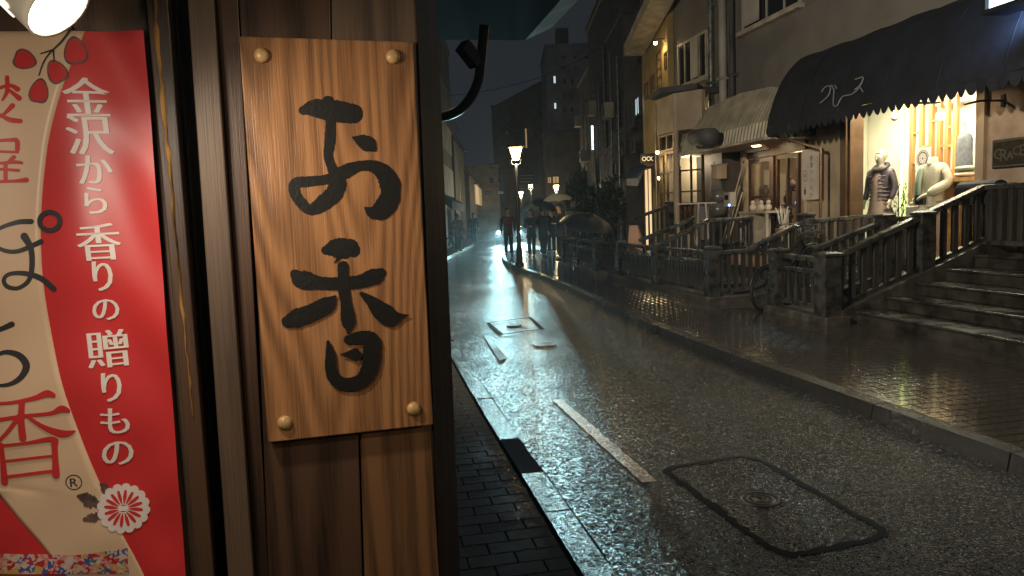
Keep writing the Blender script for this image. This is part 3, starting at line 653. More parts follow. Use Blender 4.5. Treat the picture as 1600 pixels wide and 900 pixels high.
# ---- ribbon strokes traced as brush marks
def stroke(mb_, pts, f, d, conv=lambda x, y, w: (x, y, w), warp=None, n=6, rough=0, cap=True):
    pts = [Vector(conv(*p)) for p in pts]; c = cr_spline(pts, n) if len(pts) > 2 else cr_spline([pts[0], (pts[0] + pts[1]) / 2, pts[1]], n)
    rr_ = random.Random(int(pts[0].x * 7 + pts[0].y)); k = len(c); Lf, Rt = [], []
    for i, p in enumerate(c):
        a = c[max(0, i - 1)]; b = c[min(k - 1, i + 1)]; t_ = Vector((b.x - a.x, b.y - a.y)); 
        if t_.length < 1e-6: t_ = Vector((1, 0))
        t_.normalize(); nn = Vector((-t_.y, t_.x)); w = p.z / 2
        Lf.append((p.x + nn.x * w * (1 + rr_.uniform(-rough, rough)), p.y + nn.y * w * (1 + rr_.uniform(-rough, rough)))); Rt.append((p.x - nn.x * w * (1 + rr_.uniform(-rough, rough)), p.y - nn.y * w * (1 + rr_.uniform(-rough, rough))))
    def C(q, e_=0.0): 
        v = f.P(q[0], q[1], d + e_); return warp(v) if warp else v
    rise = .0006 if rough else .0
    mb_.add([C(q, rise * i / k) for i, q in enumerate(Lf)] + [C(q, rise * i / k) for i, q in enumerate(Rt)], [(i, i + 1, k + i + 1, k + i) for i in range(k - 1)])
    if cap:
        for e, s_ in ((0, -1), (k - 1, 1)):
            p = c[e]; a = c[max(0, e - 1)]; b = c[min(k - 1, e + 1)]; an = math.atan2(b.y - a.y, b.x - a.x) + (0 if s_ > 0 else math.pi)
            fan = [C((p.x, p.y))] + [C((p.x + math.cos(an + (j / 8 - .5) * math.pi) * p.z / 2 * rr_.uniform(1 - rough, 1 + rough), p.y + math.sin(an + (j / 8 - .5) * math.pi) * p.z / 2 * rr_.uniform(1 - rough, 1 + rough))) for j in range(9)]
            mb_.add(fan, [(0, j, j + 1) for j in range(1, 9)])
# ---- name board
sb = thing('name_board', 'varnished wooden sign board brushed with two large black characters', 'sign', Wp(545, 690, .01))
slab([(373, 56), (645, 65), (677, 664), (419, 692)], .0125, .034, 'board', M['signwood'], sb, bev=.0022)
Z2 = lambda x, y, w: (340 + x / 2, y / 2, w / 2 * (1.3 if w > 14 else 1))
O1 = [[(268, 345, 22), (300, 338, 42), (345, 343, 50), (390, 350, 52), (426, 356, 46)],
      [(345, 318, 30), (353, 380, 24), (350, 440, 26), (346, 490, 22), (358, 525, 24), (374, 560, 38), (366, 600, 42), (330, 633, 38), (290, 655, 26), (258, 630, 26), (240, 598, 26), (244, 572, 26), (290, 566, 24), (350, 558, 24), (400, 535, 34), (450, 517, 24), (500, 525, 34), (532, 560, 48), (540, 608, 48), (518, 650, 50), (485, 662, 34), (462, 650, 8)],
      [(424, 430, 8), (450, 440, 32), (474, 453, 36), (486, 464, 16)]]
O2 = [[(338, 782, 22), (368, 776, 46), (412, 777, 48), (424, 782, 34)], [(385, 800, 14), (364, 822, 2)],
      [(243, 858, 26), (262, 872, 46), (320, 884, 32), (380, 886, 30), (440, 880, 32), (490, 864, 38), (510, 852, 24)],
      [(392, 832, 26), (394, 900, 28), (402, 950, 28), (408, 1005, 34), (410, 1028, 18), (407, 1042, 6)],
      [(366, 928, 12), (345, 950, 38), (300, 974, 42), (250, 993, 44), (218, 1005, 28)],
      [(450, 918, 14), (480, 942, 28), (515, 975, 46), (545, 992, 44), (572, 989, 16), (598, 985, 3)],
      [(345, 1068, 10), (352, 1110, 24), (355, 1160, 28), (372, 1190, 32), (410, 1202, 34), (450, 1190, 36), (476, 1150, 40), (482, 1100, 42), (480, 1064, 40), (450, 1054, 32), (410, 1062, 24)],
      [(385, 1108, 4), (410, 1108, 18), (430, 1108, 32), (438, 1110, 22)]]
for strokes in (O1, O2):
    mb_ = MB()
    for i, s_ in enumerate(strokes): stroke(mb_, s_, WALL, +.0345 + i * .0007, Z2, rough=.07, n=8)
    mb_.build('brushed_character', M['ink'], sb, fix=False)
for x, y in [(409, 87), (614, 89), (445, 660), (646, 638)]:
    MB().lathe(Wp(x, y, .034), [(.0118, -.001), (.0122, .003), (.0108, .007), (.007, .0098), (.003, .0108), (0, .0111)], 20, WN).build('stud', M['stud'], sb)

# ---- banner
def wr(p):
    q = p - WALL.o; a = q.dot(WALL.u); z = q.z
    h = .0034 * math.sin(z * 26 + a * 17 + 1.5 * math.sin(a * 21)) * (.35 + .65 * math.sin(z * 7 + 1) ** 2) + .0015 * math.sin(z * 41 - a * 33) * max(0, math.sin(z * 5.3 + 2)) + .0022 * math.sin(a * 45 + .4)
    return p + WN * h
bn = thing('shop_banner', 'red and cream vinyl banner with white vertical lettering and a chrysanthemum', 'banner', Wp(120, 700, .01))
BD = .028
def bsheet(poly_rows, name, m_, d):
    """rows of (y, x0, x1) in pixels"""
    vs = []; n = 22
    for y, x0, x1 in poly_rows:
        for k in range(n + 1): vs.append(wr(Wp(x0 + (x1 - x0) * k / n, y, d)))
    fs = [(i * (n + 1) + k, i * (n + 1) + k + 1, (i + 1) * (n + 1) + k + 1, (i + 1) * (n + 1) + k) for i in range(len(poly_rows) - 1) for k in range(n)]
    return MB().add(vs, fs, True).build(name, m_, bn, fix=False)
def interp(tab, y):
    for (y0, x0), (y1, x1) in zip(tab, tab[1:]):
        if y <= y1: 
            return x0 + (x1 - x0) * (y - y0) / (y1 - y0)
    return tab[-1][1]
def smooth_tab(tab): 
    c = cr_spline([Vector((a, b, 0)) for a, b in tab], 10); return [(p.x, p.y) for p in c]
edge = [(48, 225), (960, 295)]
mid = smooth_tab([(48, 132), (100, 113), (160, 92), (230, 74), (330, 64), (420, 66), (500, 75), (580, 92), (660, 118), (740, 150), (820, 186), (900, 226), (960, 252)])
ys = [48 + i * 12 for i in range(77)]
low = smooth_tab([(765, -10), (790, 14), (830, 47), (870, 80), (910, 112), (960, 150)])
red_b = bsheet([(y, -160 if y < 764 else interp(low, y), interp(mid, y)) for y in ys], 'banner_sheet', M['cream'], BD)
mdd = red_b.modifiers.new('thick', 'SOLIDIFY'); mdd.thickness = .0008
bsheet([(y, interp(mid, y), interp(edge, y)) for y in ys], 'red_field', M['red'], BD)
low = smooth_tab([(765, -10), (790, 14), (830, 47), (870, 80), (910, 112), (960, 150)])
bsheet([(y, -160, interp(low, y)) for y in [740 + i * 8 for i in range(28)] if y >= 764], 'red_field', M['red'], BD)
tx = MB()
for ch, x, y, s_, w_ in [('金', 136, 152, 64, 1), ('沢', 140, 211, 64, 1), ('か', 148, 265, 52, 1), ('ら', 149, 313, 50, .85), ('香', 155, 378, 62, 1), ('り', 161, 431, 55, .8), ('の', 165, 484, 44, 1), ('贈', 168, 545, 64, 1), ('り', 175, 604, 55, .8), ('も', 180, 657, 50, 1), ('の', 184, 708, 52, 1)]:
    pxm = 1.2 / FPX; sz = s_ * pxm
    add_text(tx, ch, sz, Wp(x, y, BD + .0018), WU, (ZZ + WU * -.035).normalized(), WN, mincho=sz * .018, wx=w_, warp=wr)
tx.build('white_lettering', M['white'], bn, fix=False)
# large red characters at the left edge, traced
Z1 = lambda x, y, w: (x / 2.8115, y / 2.8125, w / 2.8115)
rc = MB()
for i, s_ in enumerate([[(-20, 395, 16), (40, 375, 16), (78, 392, 24)], [(30, 340, 20), (32, 400, 20), (12, 440, 10)], [(40, 395, 12), (85, 432, 24)], [(55, 465, 24), (20, 500, 14), (-10, 520, 10)], [(-5, 500, 12), (40, 525, 22), (90, 532, 20)]]):
    stroke(rc, s_, WALL, BD + .0014 + i * .00012, Z1, wr)
rc.build('red_character', M['red'], bn, fix=False); rc = MB()
for i, s_ in enumerate([
                        [(-30, 620, 14), (40, 615, 16), (72, 618, 22), (74, 655, 22)], [(-30, 665, 12), (75, 668, 12)], [(-30, 720, 12), (60, 712, 16), (92, 715, 14)], [(58, 690, 20), (30, 715, 12)], [(-20, 742, 12), (78, 748, 14)], [(22, 720, 18), (22, 795, 18)], [(-30, 798, 14), (60, 795, 14), (112, 790, 22)]]):
    stroke(rc, s_, WALL, BD + .0014 + i * .00012, Z1, wr)
for o_ in [rc.build('red_character', M['red'], bn, fix=False)]: rc = MB()
Z3 = lambda x, y, w: (x / 2.8133, 580 + y / 2.8125, w / 2.8133)
for i, s_ in enumerate([[(-30, 140, 12), (60, 135, 14), (150, 118, 20), (205, 98, 30), (235, 105, 20)], [(-40, 215, 16), (100, 196, 16), (220, 185, 16), (270, 165, 30), (300, 172, 20)], [(98, 140, 26), (96, 220, 28), (102, 292, 30)], [(90, 190, 20), (40, 260, 16), (-20, 320, 12)],
                        [(120, 195, 12), (190, 245, 20), (270, 275, 32), (328, 264, 10)], [(8, 320, 20), (14, 400, 24), (20, 485, 30)], [(10, 325, 14), (120, 315, 14), (215, 300, 22), (240, 308, 30)], [(236, 310, 28), (240, 380, 26), (244, 455, 34)], [(20, 395, 12), (230, 375, 12)], [(20, 465, 14), (240, 440, 14)]]):
    stroke(rc, s_, WALL, BD + .0030 + i * .00012, Z3, wr)
rc.build('red_character', M['red'], bn, fix=False)
Z4 = lambda x, y, w: (x / 2.8115, 300 + y / 2.8125, w / 2.8115)
bc = MB()
for i, s_ in enumerate([[(-30, 175, 18), (20, 150, 18), (80, 132, 22), (135, 130, 24)], [(-30, 225, 14), (15, 255, 18), (80, 260, 20), (180, 218, 24)], [(105, 195, 34), (135, 250, 26), (140, 330, 24), (125, 390, 20), (80, 422, 18), (35, 415, 20), (20, 385, 18), (45, 360, 18), (110, 358, 22), (180, 380, 26), (235, 425, 26)],
                        [(-40, 620, 18), (10, 600, 22), (50, 582, 26)], [(-40, 730, 16), (20, 705, 20), (80, 720, 28), (112, 765, 32), (90, 815, 26), (40, 845, 18), (-30, 850, 12)]]):
    stroke(bc, s_, WALL, BD + .0014 + i * .00012, Z4, wr, n=8)
c = [(218 + 46 * math.cos(a * math.pi / 12), 128 + 40 * math.sin(a * math.pi / 12), 21) for a in range(25)]
stroke(bc, c, WALL, BD + .0038, Z4, wr, n=2, cap=False)
bc.build('black_lettering', M['charcoal'], bn, fix=False)
# registered mark
rg = MB(); c = [(115 + 12.5 * math.cos(a * math.pi / 12), 754 + 11.5 * math.sin(a * math.pi / 12), 1.6) for a in range(25)]
stroke(rg, c, WALL, BD + .0014, warp=wr, n=2, cap=False)
add_text(rg, 'R', 20 * 1.2 / FPX, Wp(115, 754, BD + .0015), WU, ZZ, WN, mincho=.0002, warp=wr)
rg.build('registered_mark', M['charcoal'], bn, fix=False)
# berries and twig
for x, y, an, s_ in [(38, 93, 200, 1), (62, 143, 100, 1), (90, 113, 60, 1), (118, 80, 80, 1.15)]:
    for nm, sc_, m_, d in (('berry_rim', 1.0, M['greyprint'], .0018), ('berry', .84, M['red'], .0022)):
        mb_ = MB(); pts = []
        for k in range(24):
            a = k * 2 * math.pi / 24; r_ = 20 * s_ * sc_ * (1 - .16 * math.exp(-((a) / .4) ** 2) - .16 * math.exp(-((a - 2 * math.pi) / .4) ** 2))
            qx = r_ * math.cos(a) * 1.05; qy = r_ * math.sin(a) * (.78 + .22 * math.cos(a)); aa = rad(an)
            pts.append(wr(Wp(x + qx * math.cos(aa) - qy * math.sin(aa), y + qx * math.sin(aa) + qy * math.cos(aa), BD + d)))
        mb_.add([wr(Wp(x, y, BD + d))] + pts, [(0, 1 + k, 1 + (k + 1) % 24) for k in range(24)]); mb_.build(nm, m_, bn, fix=False)
tw = MB()
for s_ in ([(110, 46, 4), (96, 66, 3.5), (78, 84, 3), (68, 100, 2.5), (62, 118, 2)], [(84, 78, 3), (64, 84, 2)], [(84, 78, 3), (86, 96, 2)]): stroke(tw, s_, WALL, BD + .0026, warp=wr)
tw.build('twig', M['charcoal'], bn, fix=False)
# chrysanthemum + leaves
fl = MB(); rp_ = MB(); cx, cy = 193, 794
for k in range(16):
    a = k * math.pi / 8 + .1; ca, sa = math.cos(a), math.sin(a)
    stroke(fl, [(cx + ca * 8, cy + sa * 8, 5), (cx + ca * 24, cy + sa * 22, 10), (cx + ca * 34, cy + sa * 31, 15)], WALL, BD + .0022 + (k % 2) * .0002, warp=wr)
    stroke(rp_, [(cx + ca * 9, cy + sa * 8, 1.6), (cx + ca * 19, cy + sa * 17, 5.2), (cx + ca * 28, cy + sa * 26, 4.2)], WALL, BD + .0029 + (k % 2) * .0001, warp=wr)
stroke(fl, [(cx - 3, cy, 8), (cx + 3, cy, 8)], WALL, BD + .0034, warp=wr)
lf = MB()
for pts in ([(158, 790, 4), (140, 782, 22), (124, 776, 8)], [(160, 806, 4), (146, 808, 14), (132, 812, 6)], [(170, 776, 4), (164, 764, 12), (158, 756, 5)]): stroke(lf, pts, WALL, BD + .0018, warp=wr, rough=.35, n=10)
lf.build('printed_leaf', M['greyprint'], bn, fix=False)
fl.build('chrysanthemum', M['white'], bn, fix=False); rp_.build('chrysanthemum_petals', M['red'], bn, fix=False)
# floral strip
FM = bpy.data.materials.new('floral cloth print'); FM.use_nodes = True; nt = FM.node_tree; b = nt.nodes['Principled BSDF']; b.inputs['Roughness'].default_value = .6
tc2 = nd(nt, 'ShaderNodeTexCoord'); v1 = nd(nt, 'ShaderNodeTexVoronoi'); v1.inputs['Scale'].default_value = 95; v2 = nd(nt, 'ShaderNodeTexVoronoi'); v2.inputs['Scale'].default_value = 260
nt.links.new(tc2.outputs['Object'], v1.inputs['Vector']); nt.links.new(tc2.outputs['Object'], v2.inputs['Vector'])
sp = nd(nt, 'ShaderNodeSeparateColor'); nt.links.new(v1.outputs['Color'], sp.inputs[0])
r1 = nd(nt, 'ShaderNodeValToRGB'); r1.color_ramp.interpolation = 'CONSTANT'
for p_, c_ in [(0, (.45, .02, .03, 1)), (.3, (.05, .09, .32, 1)), (.5, (.62, .22, .2, 1)), (.68, (.55, .34, .09, 1)), (.8, (.6, .5, .42, 1)), (.9, (.1, .15, .2, 1))]:
    if p_ == 0: r1.color_ramp.elements[0].color = c_
    elif p_ == .3: r1.color_ramp.elements[1].position = .3; r1.color_ramp.elements[1].color = c_
    else: e_ = r1.color_ramp.elements.new(p_); e_.color = c_
nt.links.new(sp.outputs[0], r1.inputs['Fac']); sp2 = nd(nt, 'ShaderNodeSeparateColor'); nt.links.new(v2.outputs['Color'], sp2.inputs[0])
r2 = nd(nt, 'ShaderNodeValToRGB'); r2.color_ramp.interpolation = 'CONSTANT'; r2.color_ramp.elements[0].color = (0, 0, 0, 1); r2.color_ramp.elements[1].position = .68; r2.color_ramp.elements[1].color = (1, 1, 1, 1)
nt.links.new(sp2.outputs[1], r2.inputs['Fac']); mx2 = nd(nt, 'ShaderNodeMix', data_type='RGBA'); nt.links.new(r2.outputs['Color'], mx2.inputs[0]); nt.links.new(r1.outputs['Color'], mx2.inputs[6]); mx2.inputs[7].default_value = (.62, .42, .36, 1)
nt.links.new(mx2.outputs[2], b.inputs['Base Color'])
fs_ = MB(); top_ = smooth_tab([(-160, 855), (60, 866), (120, 866), (160, 860), (200, 855)])
vs = []
for k in range(30):
    x = -160 + 360 * k / 29; yt = interp(top_, x)
    for y in (yt, 880, 896): vs.append(wr(Wp(x + (2 if y > 880 else 0), y, BD + .0022)))
fs_.add(vs, [(3 * k + j, 3 * k + 3 + j, 3 * k + 4 + j, 3 * k + j + 1) for k in range(29) for j in (0, 1)]); fs_.build('floral_strip', FM, bn, fix=False)

# ---- clip lamp over the banner
lc = P(93, 14, .93); ax = (P(122, 62, .98) - P(60, -60, .86)); ax = (WU * .60 - ZZ * .62 + WN * .16).normalized()
lp = thing('spot_lamp', 'cream slotted spot lamp glaring above the banner', 'lamp', tuple(lc))
MB().lathe(lc, [(.018, -.105), (.030, -.10), (.041, -.07), (.0435, -.01), (.044, 0), (.0405, -.001), (.038, -.06)], 32, ax).build('lamp_shade', M['lampwhite'], lp)
MB().lathe(lc - ax * .004, [(.040, 0), (.034, .003), (.018, .0045), (0, .005)], 28, ax).build('lamp_face', M['bulbhot'], lp)
side = ax.cross(ZZ).normalized()
for k in range(14):
    a = k * 2 * math.pi / 14; x_ = side; y_ = ax.cross(side); d_ = x_ * math.cos(a) + y_ * math.sin(a)
    MB().bar(lc - ax * .066 + d_ * .0415, lc - ax * .03 + d_ * .0434, .0065, .0022, up=d_).build('slot', M['slotlight'], lp)
MB().tube([lc - ax * .1, lc - ax * .15 + ZZ * .02, lc - ax * .16 - WN * .1 + ZZ * .06, lc - ax * .15 - WN * .24 + ZZ * .1], .009, 8).build('arm', M['blackmetal'], lp)
ld = bpy.data.lights.new('lamp', 'SPOT'); ld.energy = 14; ld.color = (1, .84, .64); ld.spot_size = rad(178); ld.spot_blend = .8; ld.shadow_soft_size = .03
lo = bpy.data.objects.new('spot_lamp_light', ld); COL.objects.link(lo); lo.location = lc + ax * .012; lo.rotation_euler = ax.to_track_quat('-Z', 'Y').to_euler()

# unseen lamp added at the left to even the light on banner and board
l2 = P(-330, 60, .55); a2_ = (Wp(250, 560) - l2).normalized()
lp2 = thing('spot_lamp', 'added unseen cream spot lamp outside the left edge filling banner and board', 'lamp', tuple(l2))
MB().lathe(l2, [(.018, -.105), (.030, -.10), (.041, -.07), (.0435, -.01), (.044, 0), (.0405, -.001), (.038, -.06)], 24, a2_).build('lamp_shade', M['lampwhite'], lp2)
MB().tube([l2 - a2_ * .1, l2 - a2_ * .15 + ZZ * .1, Wp(-420, -200)], .009, 8).build('arm', M['blackmetal'], lp2)
ld2 = bpy.data.lights.new('added_lamp', 'SPOT'); ld2.energy = 7; ld2.color = (1, .86, .70); ld2.spot_size = rad(120); ld2.spot_blend = .9; ld2.shadow_soft_size = .035
lo2 = bpy.data.objects.new('added_left_light', ld2); COL.objects.link(lo2); lo2.location = l2 + a2_ * .01; lo2.rotation_euler = a2_.to_track_quat('-Z', 'Y').to_euler()

# ---- eave of the same shop reaching over the pavement
ev = thing('eave', 'dark projecting shop eave with pale end fascia overhead', 'eave', F(2, .3, 2.4))
MB().sbox(.9, 3.42, -1.6, .77, 2.40, 2.5).build('soffit', M['matteblack'], ev)
MB().hexa([F(.9, .775, 2.405), F(.9, .90, 2.46), F(3.44, .90, 2.46), F(3.44, .775, 2.405), F(.9, .775, 2.53), F(.9, .90, 2.55), F(3.44, .90, 2.55), F(3.44, .775, 2.53)]).build('fascia', M['dullmetal'], ev)
for k in range(0): MB().sbox(1.2 + k * .5, 1.26 + k * .5, -1.5, .7, 2.36, 2.399).build('rafter', M['matteblack'], ev)
pp = cr_spline([P(757, 40, 3.0), P(752, 90, 3.05), P(746, 130, 3.1), P(728, 162, 3.15), P(700, 180, 3.2), P(640, 190, 3.3)], 8)
dp = thing('drain_pipe', 'black curved drain pipe hooking down beneath the shop eave', 'pipe', tuple(pp[0]))
MB().tube(pp, .021, 10).build('pipe', M['blackmetal'], dp)
MB().bar(P(722, 70, 3.0), P(745, 100, 3.05), .05, .05).build('bracket', M['blackmetal'], dp)
# ================================================================ RIGHT SIDE BUILDINGS
def window(parent, f, a0, a1, z0, z1, d, pane='darkglass', frame='bronze', w=.05, mull=(), trans=(), depth=.06):
    """framed window: frame (> pane) standing d in front of the plane"""
    mb_ = MB()
    mb_.fbox(f, a0, a0 + w, z0, z1, d, d + depth); mb_.fbox(f, a1 - w, a1, z0, z1, d, d + depth)
    mb_.fbox(f, a0 + w, a1 - w, z0, z0 + w, d, d + depth); mb_.fbox(f, a0 + w, a1 - w, z1 - w, z1, d, d + depth)
    for k in mull: x = a0 + (a1 - a0) * k; mb_.fbox(f, x - w * .35, x + w * .35, z0 + w, z1 - w, d, d + depth * .9)
    for k in trans: z = z0 + (z1 - z0) * k; mb_.fbox(f, a0 + w, a1 - w, z - w * .35, z + w * .35, d, d + depth * .8)
    o = mb_.build('window', M[frame], parent)
    MB().fbox(f, a0 + w * .9, a1 - w * .9, z0 + w * .9, z1 - w * .9, d + depth * .3, d + depth * .45).build('pane', M[pane], o)
    return o
WT = 8.35
FW = STREET(WT)           # main facade plane
FC = STREET(7.3)
gb = thing('shop_building', 'big grey stuccoed building above the dress shop and the cafe', 'building', F(14, WT, 0))
sA, sB = 4.0, 19.6
gx0, gx1 = 8.76, 11.7
wz = 3.55
# upper wall with openings handled by setting the windows in shallow reveals
MB().sbox(sA, sB, WT, WT + .3, wz, 13).build('upper_wall', M['stucco'], gb)
MB().sbox(sA, gx0 - .02, WT, WT + .3, 0, wz - .002).build('lower_wall', M['stuccopink'], gb)
MB().sbox(gx0 - .02, gx0 + .12, WT - .06, WT + .3, .5, wz - .002).build('pilaster', M['beige'], gb)
MB().sbox(gx1 + .0, gx1 + .16, WT - .05, WT + .3, .5, wz - .002).build('pilaster', M['bronze'], gb)
MB().sbox(gx1 + .17, gx1 + .34, WT - .02, WT + .3, .5, wz - .002).build('pilaster', M['beige'], gb)
MB().sbox(gx1 + .35, 12.95, WT, WT + .3, .45, wz - .002).build('lower_wall', M['beige'], gb)
MB().sbox(15.6, 16.9, WT - .4, WT + .3, .45, wz - .002).build('lower_wall', M['darkwall'], gb)
MB().sbox(gx0 + .12, gx1, WT - .02, WT + .28, .45, .62).build('sill', M['fascia'], gb)
for (x0, y0, x1, y1, nm) in [(1162, -60, 1254, 53, 'a'), (1060, 78, 1107, 140, 'b')]:
    a0, a1, z0, z1 = FW.rect(x0, y0, x1, y1)
    if nm == 'a':
        a0 = FW.px(1254, 5)[0]; a1 = FW.px(1163, 52)[0]; z0 = (FW.px(1163, 52)[1] + FW.px(1252, 5)[1]) / 2; z1 = z0 + 1.6
        o = window(gb, FW, a0, a1, z0, z1, .005, 'darkglass', 'pale', .05, mull=(.25, .55))
        MB().fbox(FW, a1 - .75, a1 - .08, z0 + .08, z1 - .06, .07, .085).build('curtain', M['pale'], gb)
    else:
        a0 = FW.px(1107, 80)[0]; a1 = FW.px(1062, 100)[0]; z0 = (FW.px(1064, 140)[1] + FW.px(1107, 117)[1]) / 2; z1 = (FW.px(1062, 80)[1] + FW.px(1105, 37)[1]) / 2
        o = window(gb, FW, a0, a1, z0, z1, .005, 'darkglass', 'fascia', .06, mull=(.25, .5, .75))
        MB().fbox(FW, a0 + .25 * (a1 - a0), a0 + .5 * (a1 - a0), z0 + .08, z1 - .07, .075, .09).build('blind', M['pale'], gb)
    MB().fbox(FW, a0 - .08, a1 + .08, z0 - .09, z0 - .004, 0, .16).build('window_sill', M['fascia'], gb)
# downpipes
for x, r_, m_ in [(1119, .07, 'greymetal'), (1138, .09, 'pale'), (1152, .06, 'darkwall')]:
    a = FW.px(x, 120)[0]; t = MB().tube([FW.pt(a, 2.9, .13), FW.pt(a, 12, .13)], r_, 10).build('downpipe', M[m_], gb)
    for zz in (4.5, 6.3, 8.2): MB().fbox(FW, a - r_ - .02, a + r_ + .02, zz, zz + .06, 0, .15 + r_).build('pipe_clip', M[m_], t)
# wall expansion joint lines
for zz in (5.3, 8.2): MB().fbox(FW, sA, 15.9, zz, zz + .03, -.001, .012).build('wall_band', M['stucco'], gb)

# ---- dress shop interior
shop = thing('dress_shop', 'bright dress shop display bay with brown frame below the black awning', 'shop', F(10.2, WT, .6))
IN = dict(s0=gx0 + .12, s1=gx1, t0=WT + .32, t1=WT + 1.2, z0=.62, z1=3.5)
MB().prism([F(IN['s0'] - .1, WT + .31, .5), F(IN['s1'] + .1, WT + .31, .5), F(12.8, IN['t1'] + .02, .5), F(IN['s0'] - .1, IN['t1'] + .02, .5)], ZZ, .12).build('display_floor', M['shopwall'], shop)
MB().sbox(IN['s0'] - .1, 12.86, IN['t1'], IN['t1'] + .15, .62, 3.5).build('back_wall', M['shopwall'], shop)
MB().prism([F(IN['s1'] + .03, WT + .08, .62), F(IN['s1'] + .1, WT + .03, .62), F(12.86, IN['t1'] - .01, .62), F(12.78, IN['t1'] - .01, .62)], ZZ, 2.88).build('side_wall', M['shopwall'], shop)
MB().sbox(IN['s0'] - .28, IN['s0'] - .1, WT + .31, IN['t1'], .62, 3.5).build('side_wall', M['shopwall'], shop)
MB().sbox(IN['s0'] - .1, 12.8, WT + .31, IN['t1'], 3.45, 3.56).build('ceiling', M['shopwall'], shop)
wf = MB()
for a in (gx0 + .12, gx1 - .05): wf.sbox(a, a + .05, WT + .0, WT + .07, .62, wz - .004)
wf.sbox(gx0 + .17, gx1 - .05, WT, WT + .07, .62, .67); wf.sbox(gx0 + .17, gx1 - .05, WT, WT + .07, 3.45, wz - .004)
w_ = wf.build('window', M['bronze'], shop)
MB().sbox(gx0 + .16, gx1 - .04, WT + .03, WT + .04, .66, 3.46).build('pane', M['glass'], w_)
for (s_, t_) in [(9.4, WT + .6), (10.2, WT + .6), (11.0, WT + .6), (11.6, WT + .9), (9.4, WT + 1.0)]:
    MB().lathe(F(s_, t_, 3.44), [(.06, 0), (.055, -.04), (.05, -.05)], 14).build('spot_housing', M['white'], shop)
    MB().lathe(F(s_, t_, 3.395), [(.045, 0), (.0, -.004)], 14).build('spot_face', M['bulbwarm'], shop)
def arealight(name, loc, tgt, e, col, sx, sy=None):
    d_ = bpy.data.lights.new(name, 'AREA'); d_.energy = e; d_.color = col; d_.size = sx
    if sy: d_.shape = 'RECTANGLE'; d_.size_y = sy
    o = bpy.data.objects.new(name, d_); COL.objects.link(o); o.location = loc
    o.rotation_euler = (Vector(tgt) - Vector(loc)).to_track_quat('-Z', 'Y').to_euler(); return o
def pointlight(name, loc, e, col, r=.05):
    d_ = bpy.data.lights.new(name, 'POINT'); d_.energy = e; d_.color = col; d_.shadow_soft_size = r
    o = bpy.data.objects.new(name, d_); COL.objects.link(o); o.location = loc; return o
def spot(name, loc, tgt, e, col, ang, blend=.5, r=.03):
    d_ = bpy.data.lights.new(name, 'SPOT'); d_.energy = e; d_.color = col; d_.spot_size = rad(ang); d_.spot_blend = blend; d_.shadow_soft_size = r
    o = bpy.data.objects.new(name, d_); COL.objects.link(o); o.location = loc
    o.rotation_euler = (Vector(tgt) - Vector(loc)).to_track_quat('-Z', 'Y').to_euler(); return o
arealight('shop_ceiling_light', F(10.5, WT + .38, 3.36), F(10.5, WT + .62, 0), 210, (1, .86, .66), 2.6, .2)
# light tube in its slot
aT = STREET(WT + 1.08).px(1410, 250)[0]
tb = thing('light_tube', 'upright green yellow light tube glowing between the two mannequins', 'light', F(aT, WT + 1.08, 2))
MB().tube([F(aT, WT + 1.06, .7), F(aT, WT + 1.06, 3.4)], .03, 8).build('tube', M['tube'], tb)
MB().sbox(aT - .10, aT + .02, WT + 1.12, WT + 1.18, .65, 3.42).build('channel', M['white'], tb)
# bulbs
for x, y, hot in [(1470, 181, 1), (1398, 183, 0)]:
    Fb = STREET(WT + .55); a, z = Fb.px(x, y); c = Fb.pt(a, z)
    t = thing('pendant_bulb', 'bright round bulb hanging before the wooden lattice' if hot else 'dim clear round bulb hanging left of the light tube', 'bulb', tuple(c))
    MB().sphere(c, .065, 14).build('bulb', M['bulbwarm' if hot else 'pinkwall'], t); MB().tube([c + ZZ * .06, c + ZZ * (3.44 - c.z)], .004, 6).build('cord', M['blackmetal'], t); MB().lathe(c + ZZ * .06, [(.02, 0), (.022, .05), (0, .052)], 10).build('socket', M['brassline'], t)
# lattice
Fl = STREET(WT + .9); lt = thing('lattice_screen', 'tall orange wooden lattice screen standing inside the dress shop', 'screen', Fl.P(1460, 330))
xs = [1426, 1440, 1455, 1468, 1480, 1493]
A = [Fl.px(x, 250)[0] for x in xs]; zt = [Fl.px(x, 168 - (x - 1426) * .21)[1] for x in xs]; ztt = sum(zt) / len(zt); zb = .62
for i, a in enumerate(A):
    MB().fbox(Fl, a - .035, a + .035, zb, ztt, -.03, .03).build('upright', M['lattice'], lt)
rl = random.Random(11)
for i in range(5):
    zz = zb + rl.uniform(.2, .5)
    while zz < ztt - .1:
        MB().fbox(Fl, A[i + 1] + .036, A[i] - .036, zz, zz + .035, -.028, .028).build('shelf_bar', M['lattice'], lt); zz += rl.uniform(.28, .75)
MB().fbox(Fl, A[-1] - .035, A[0] + .035, ztt + .001, ztt + .06, -.03, .03).build('top_bar', M['lattice'], lt)
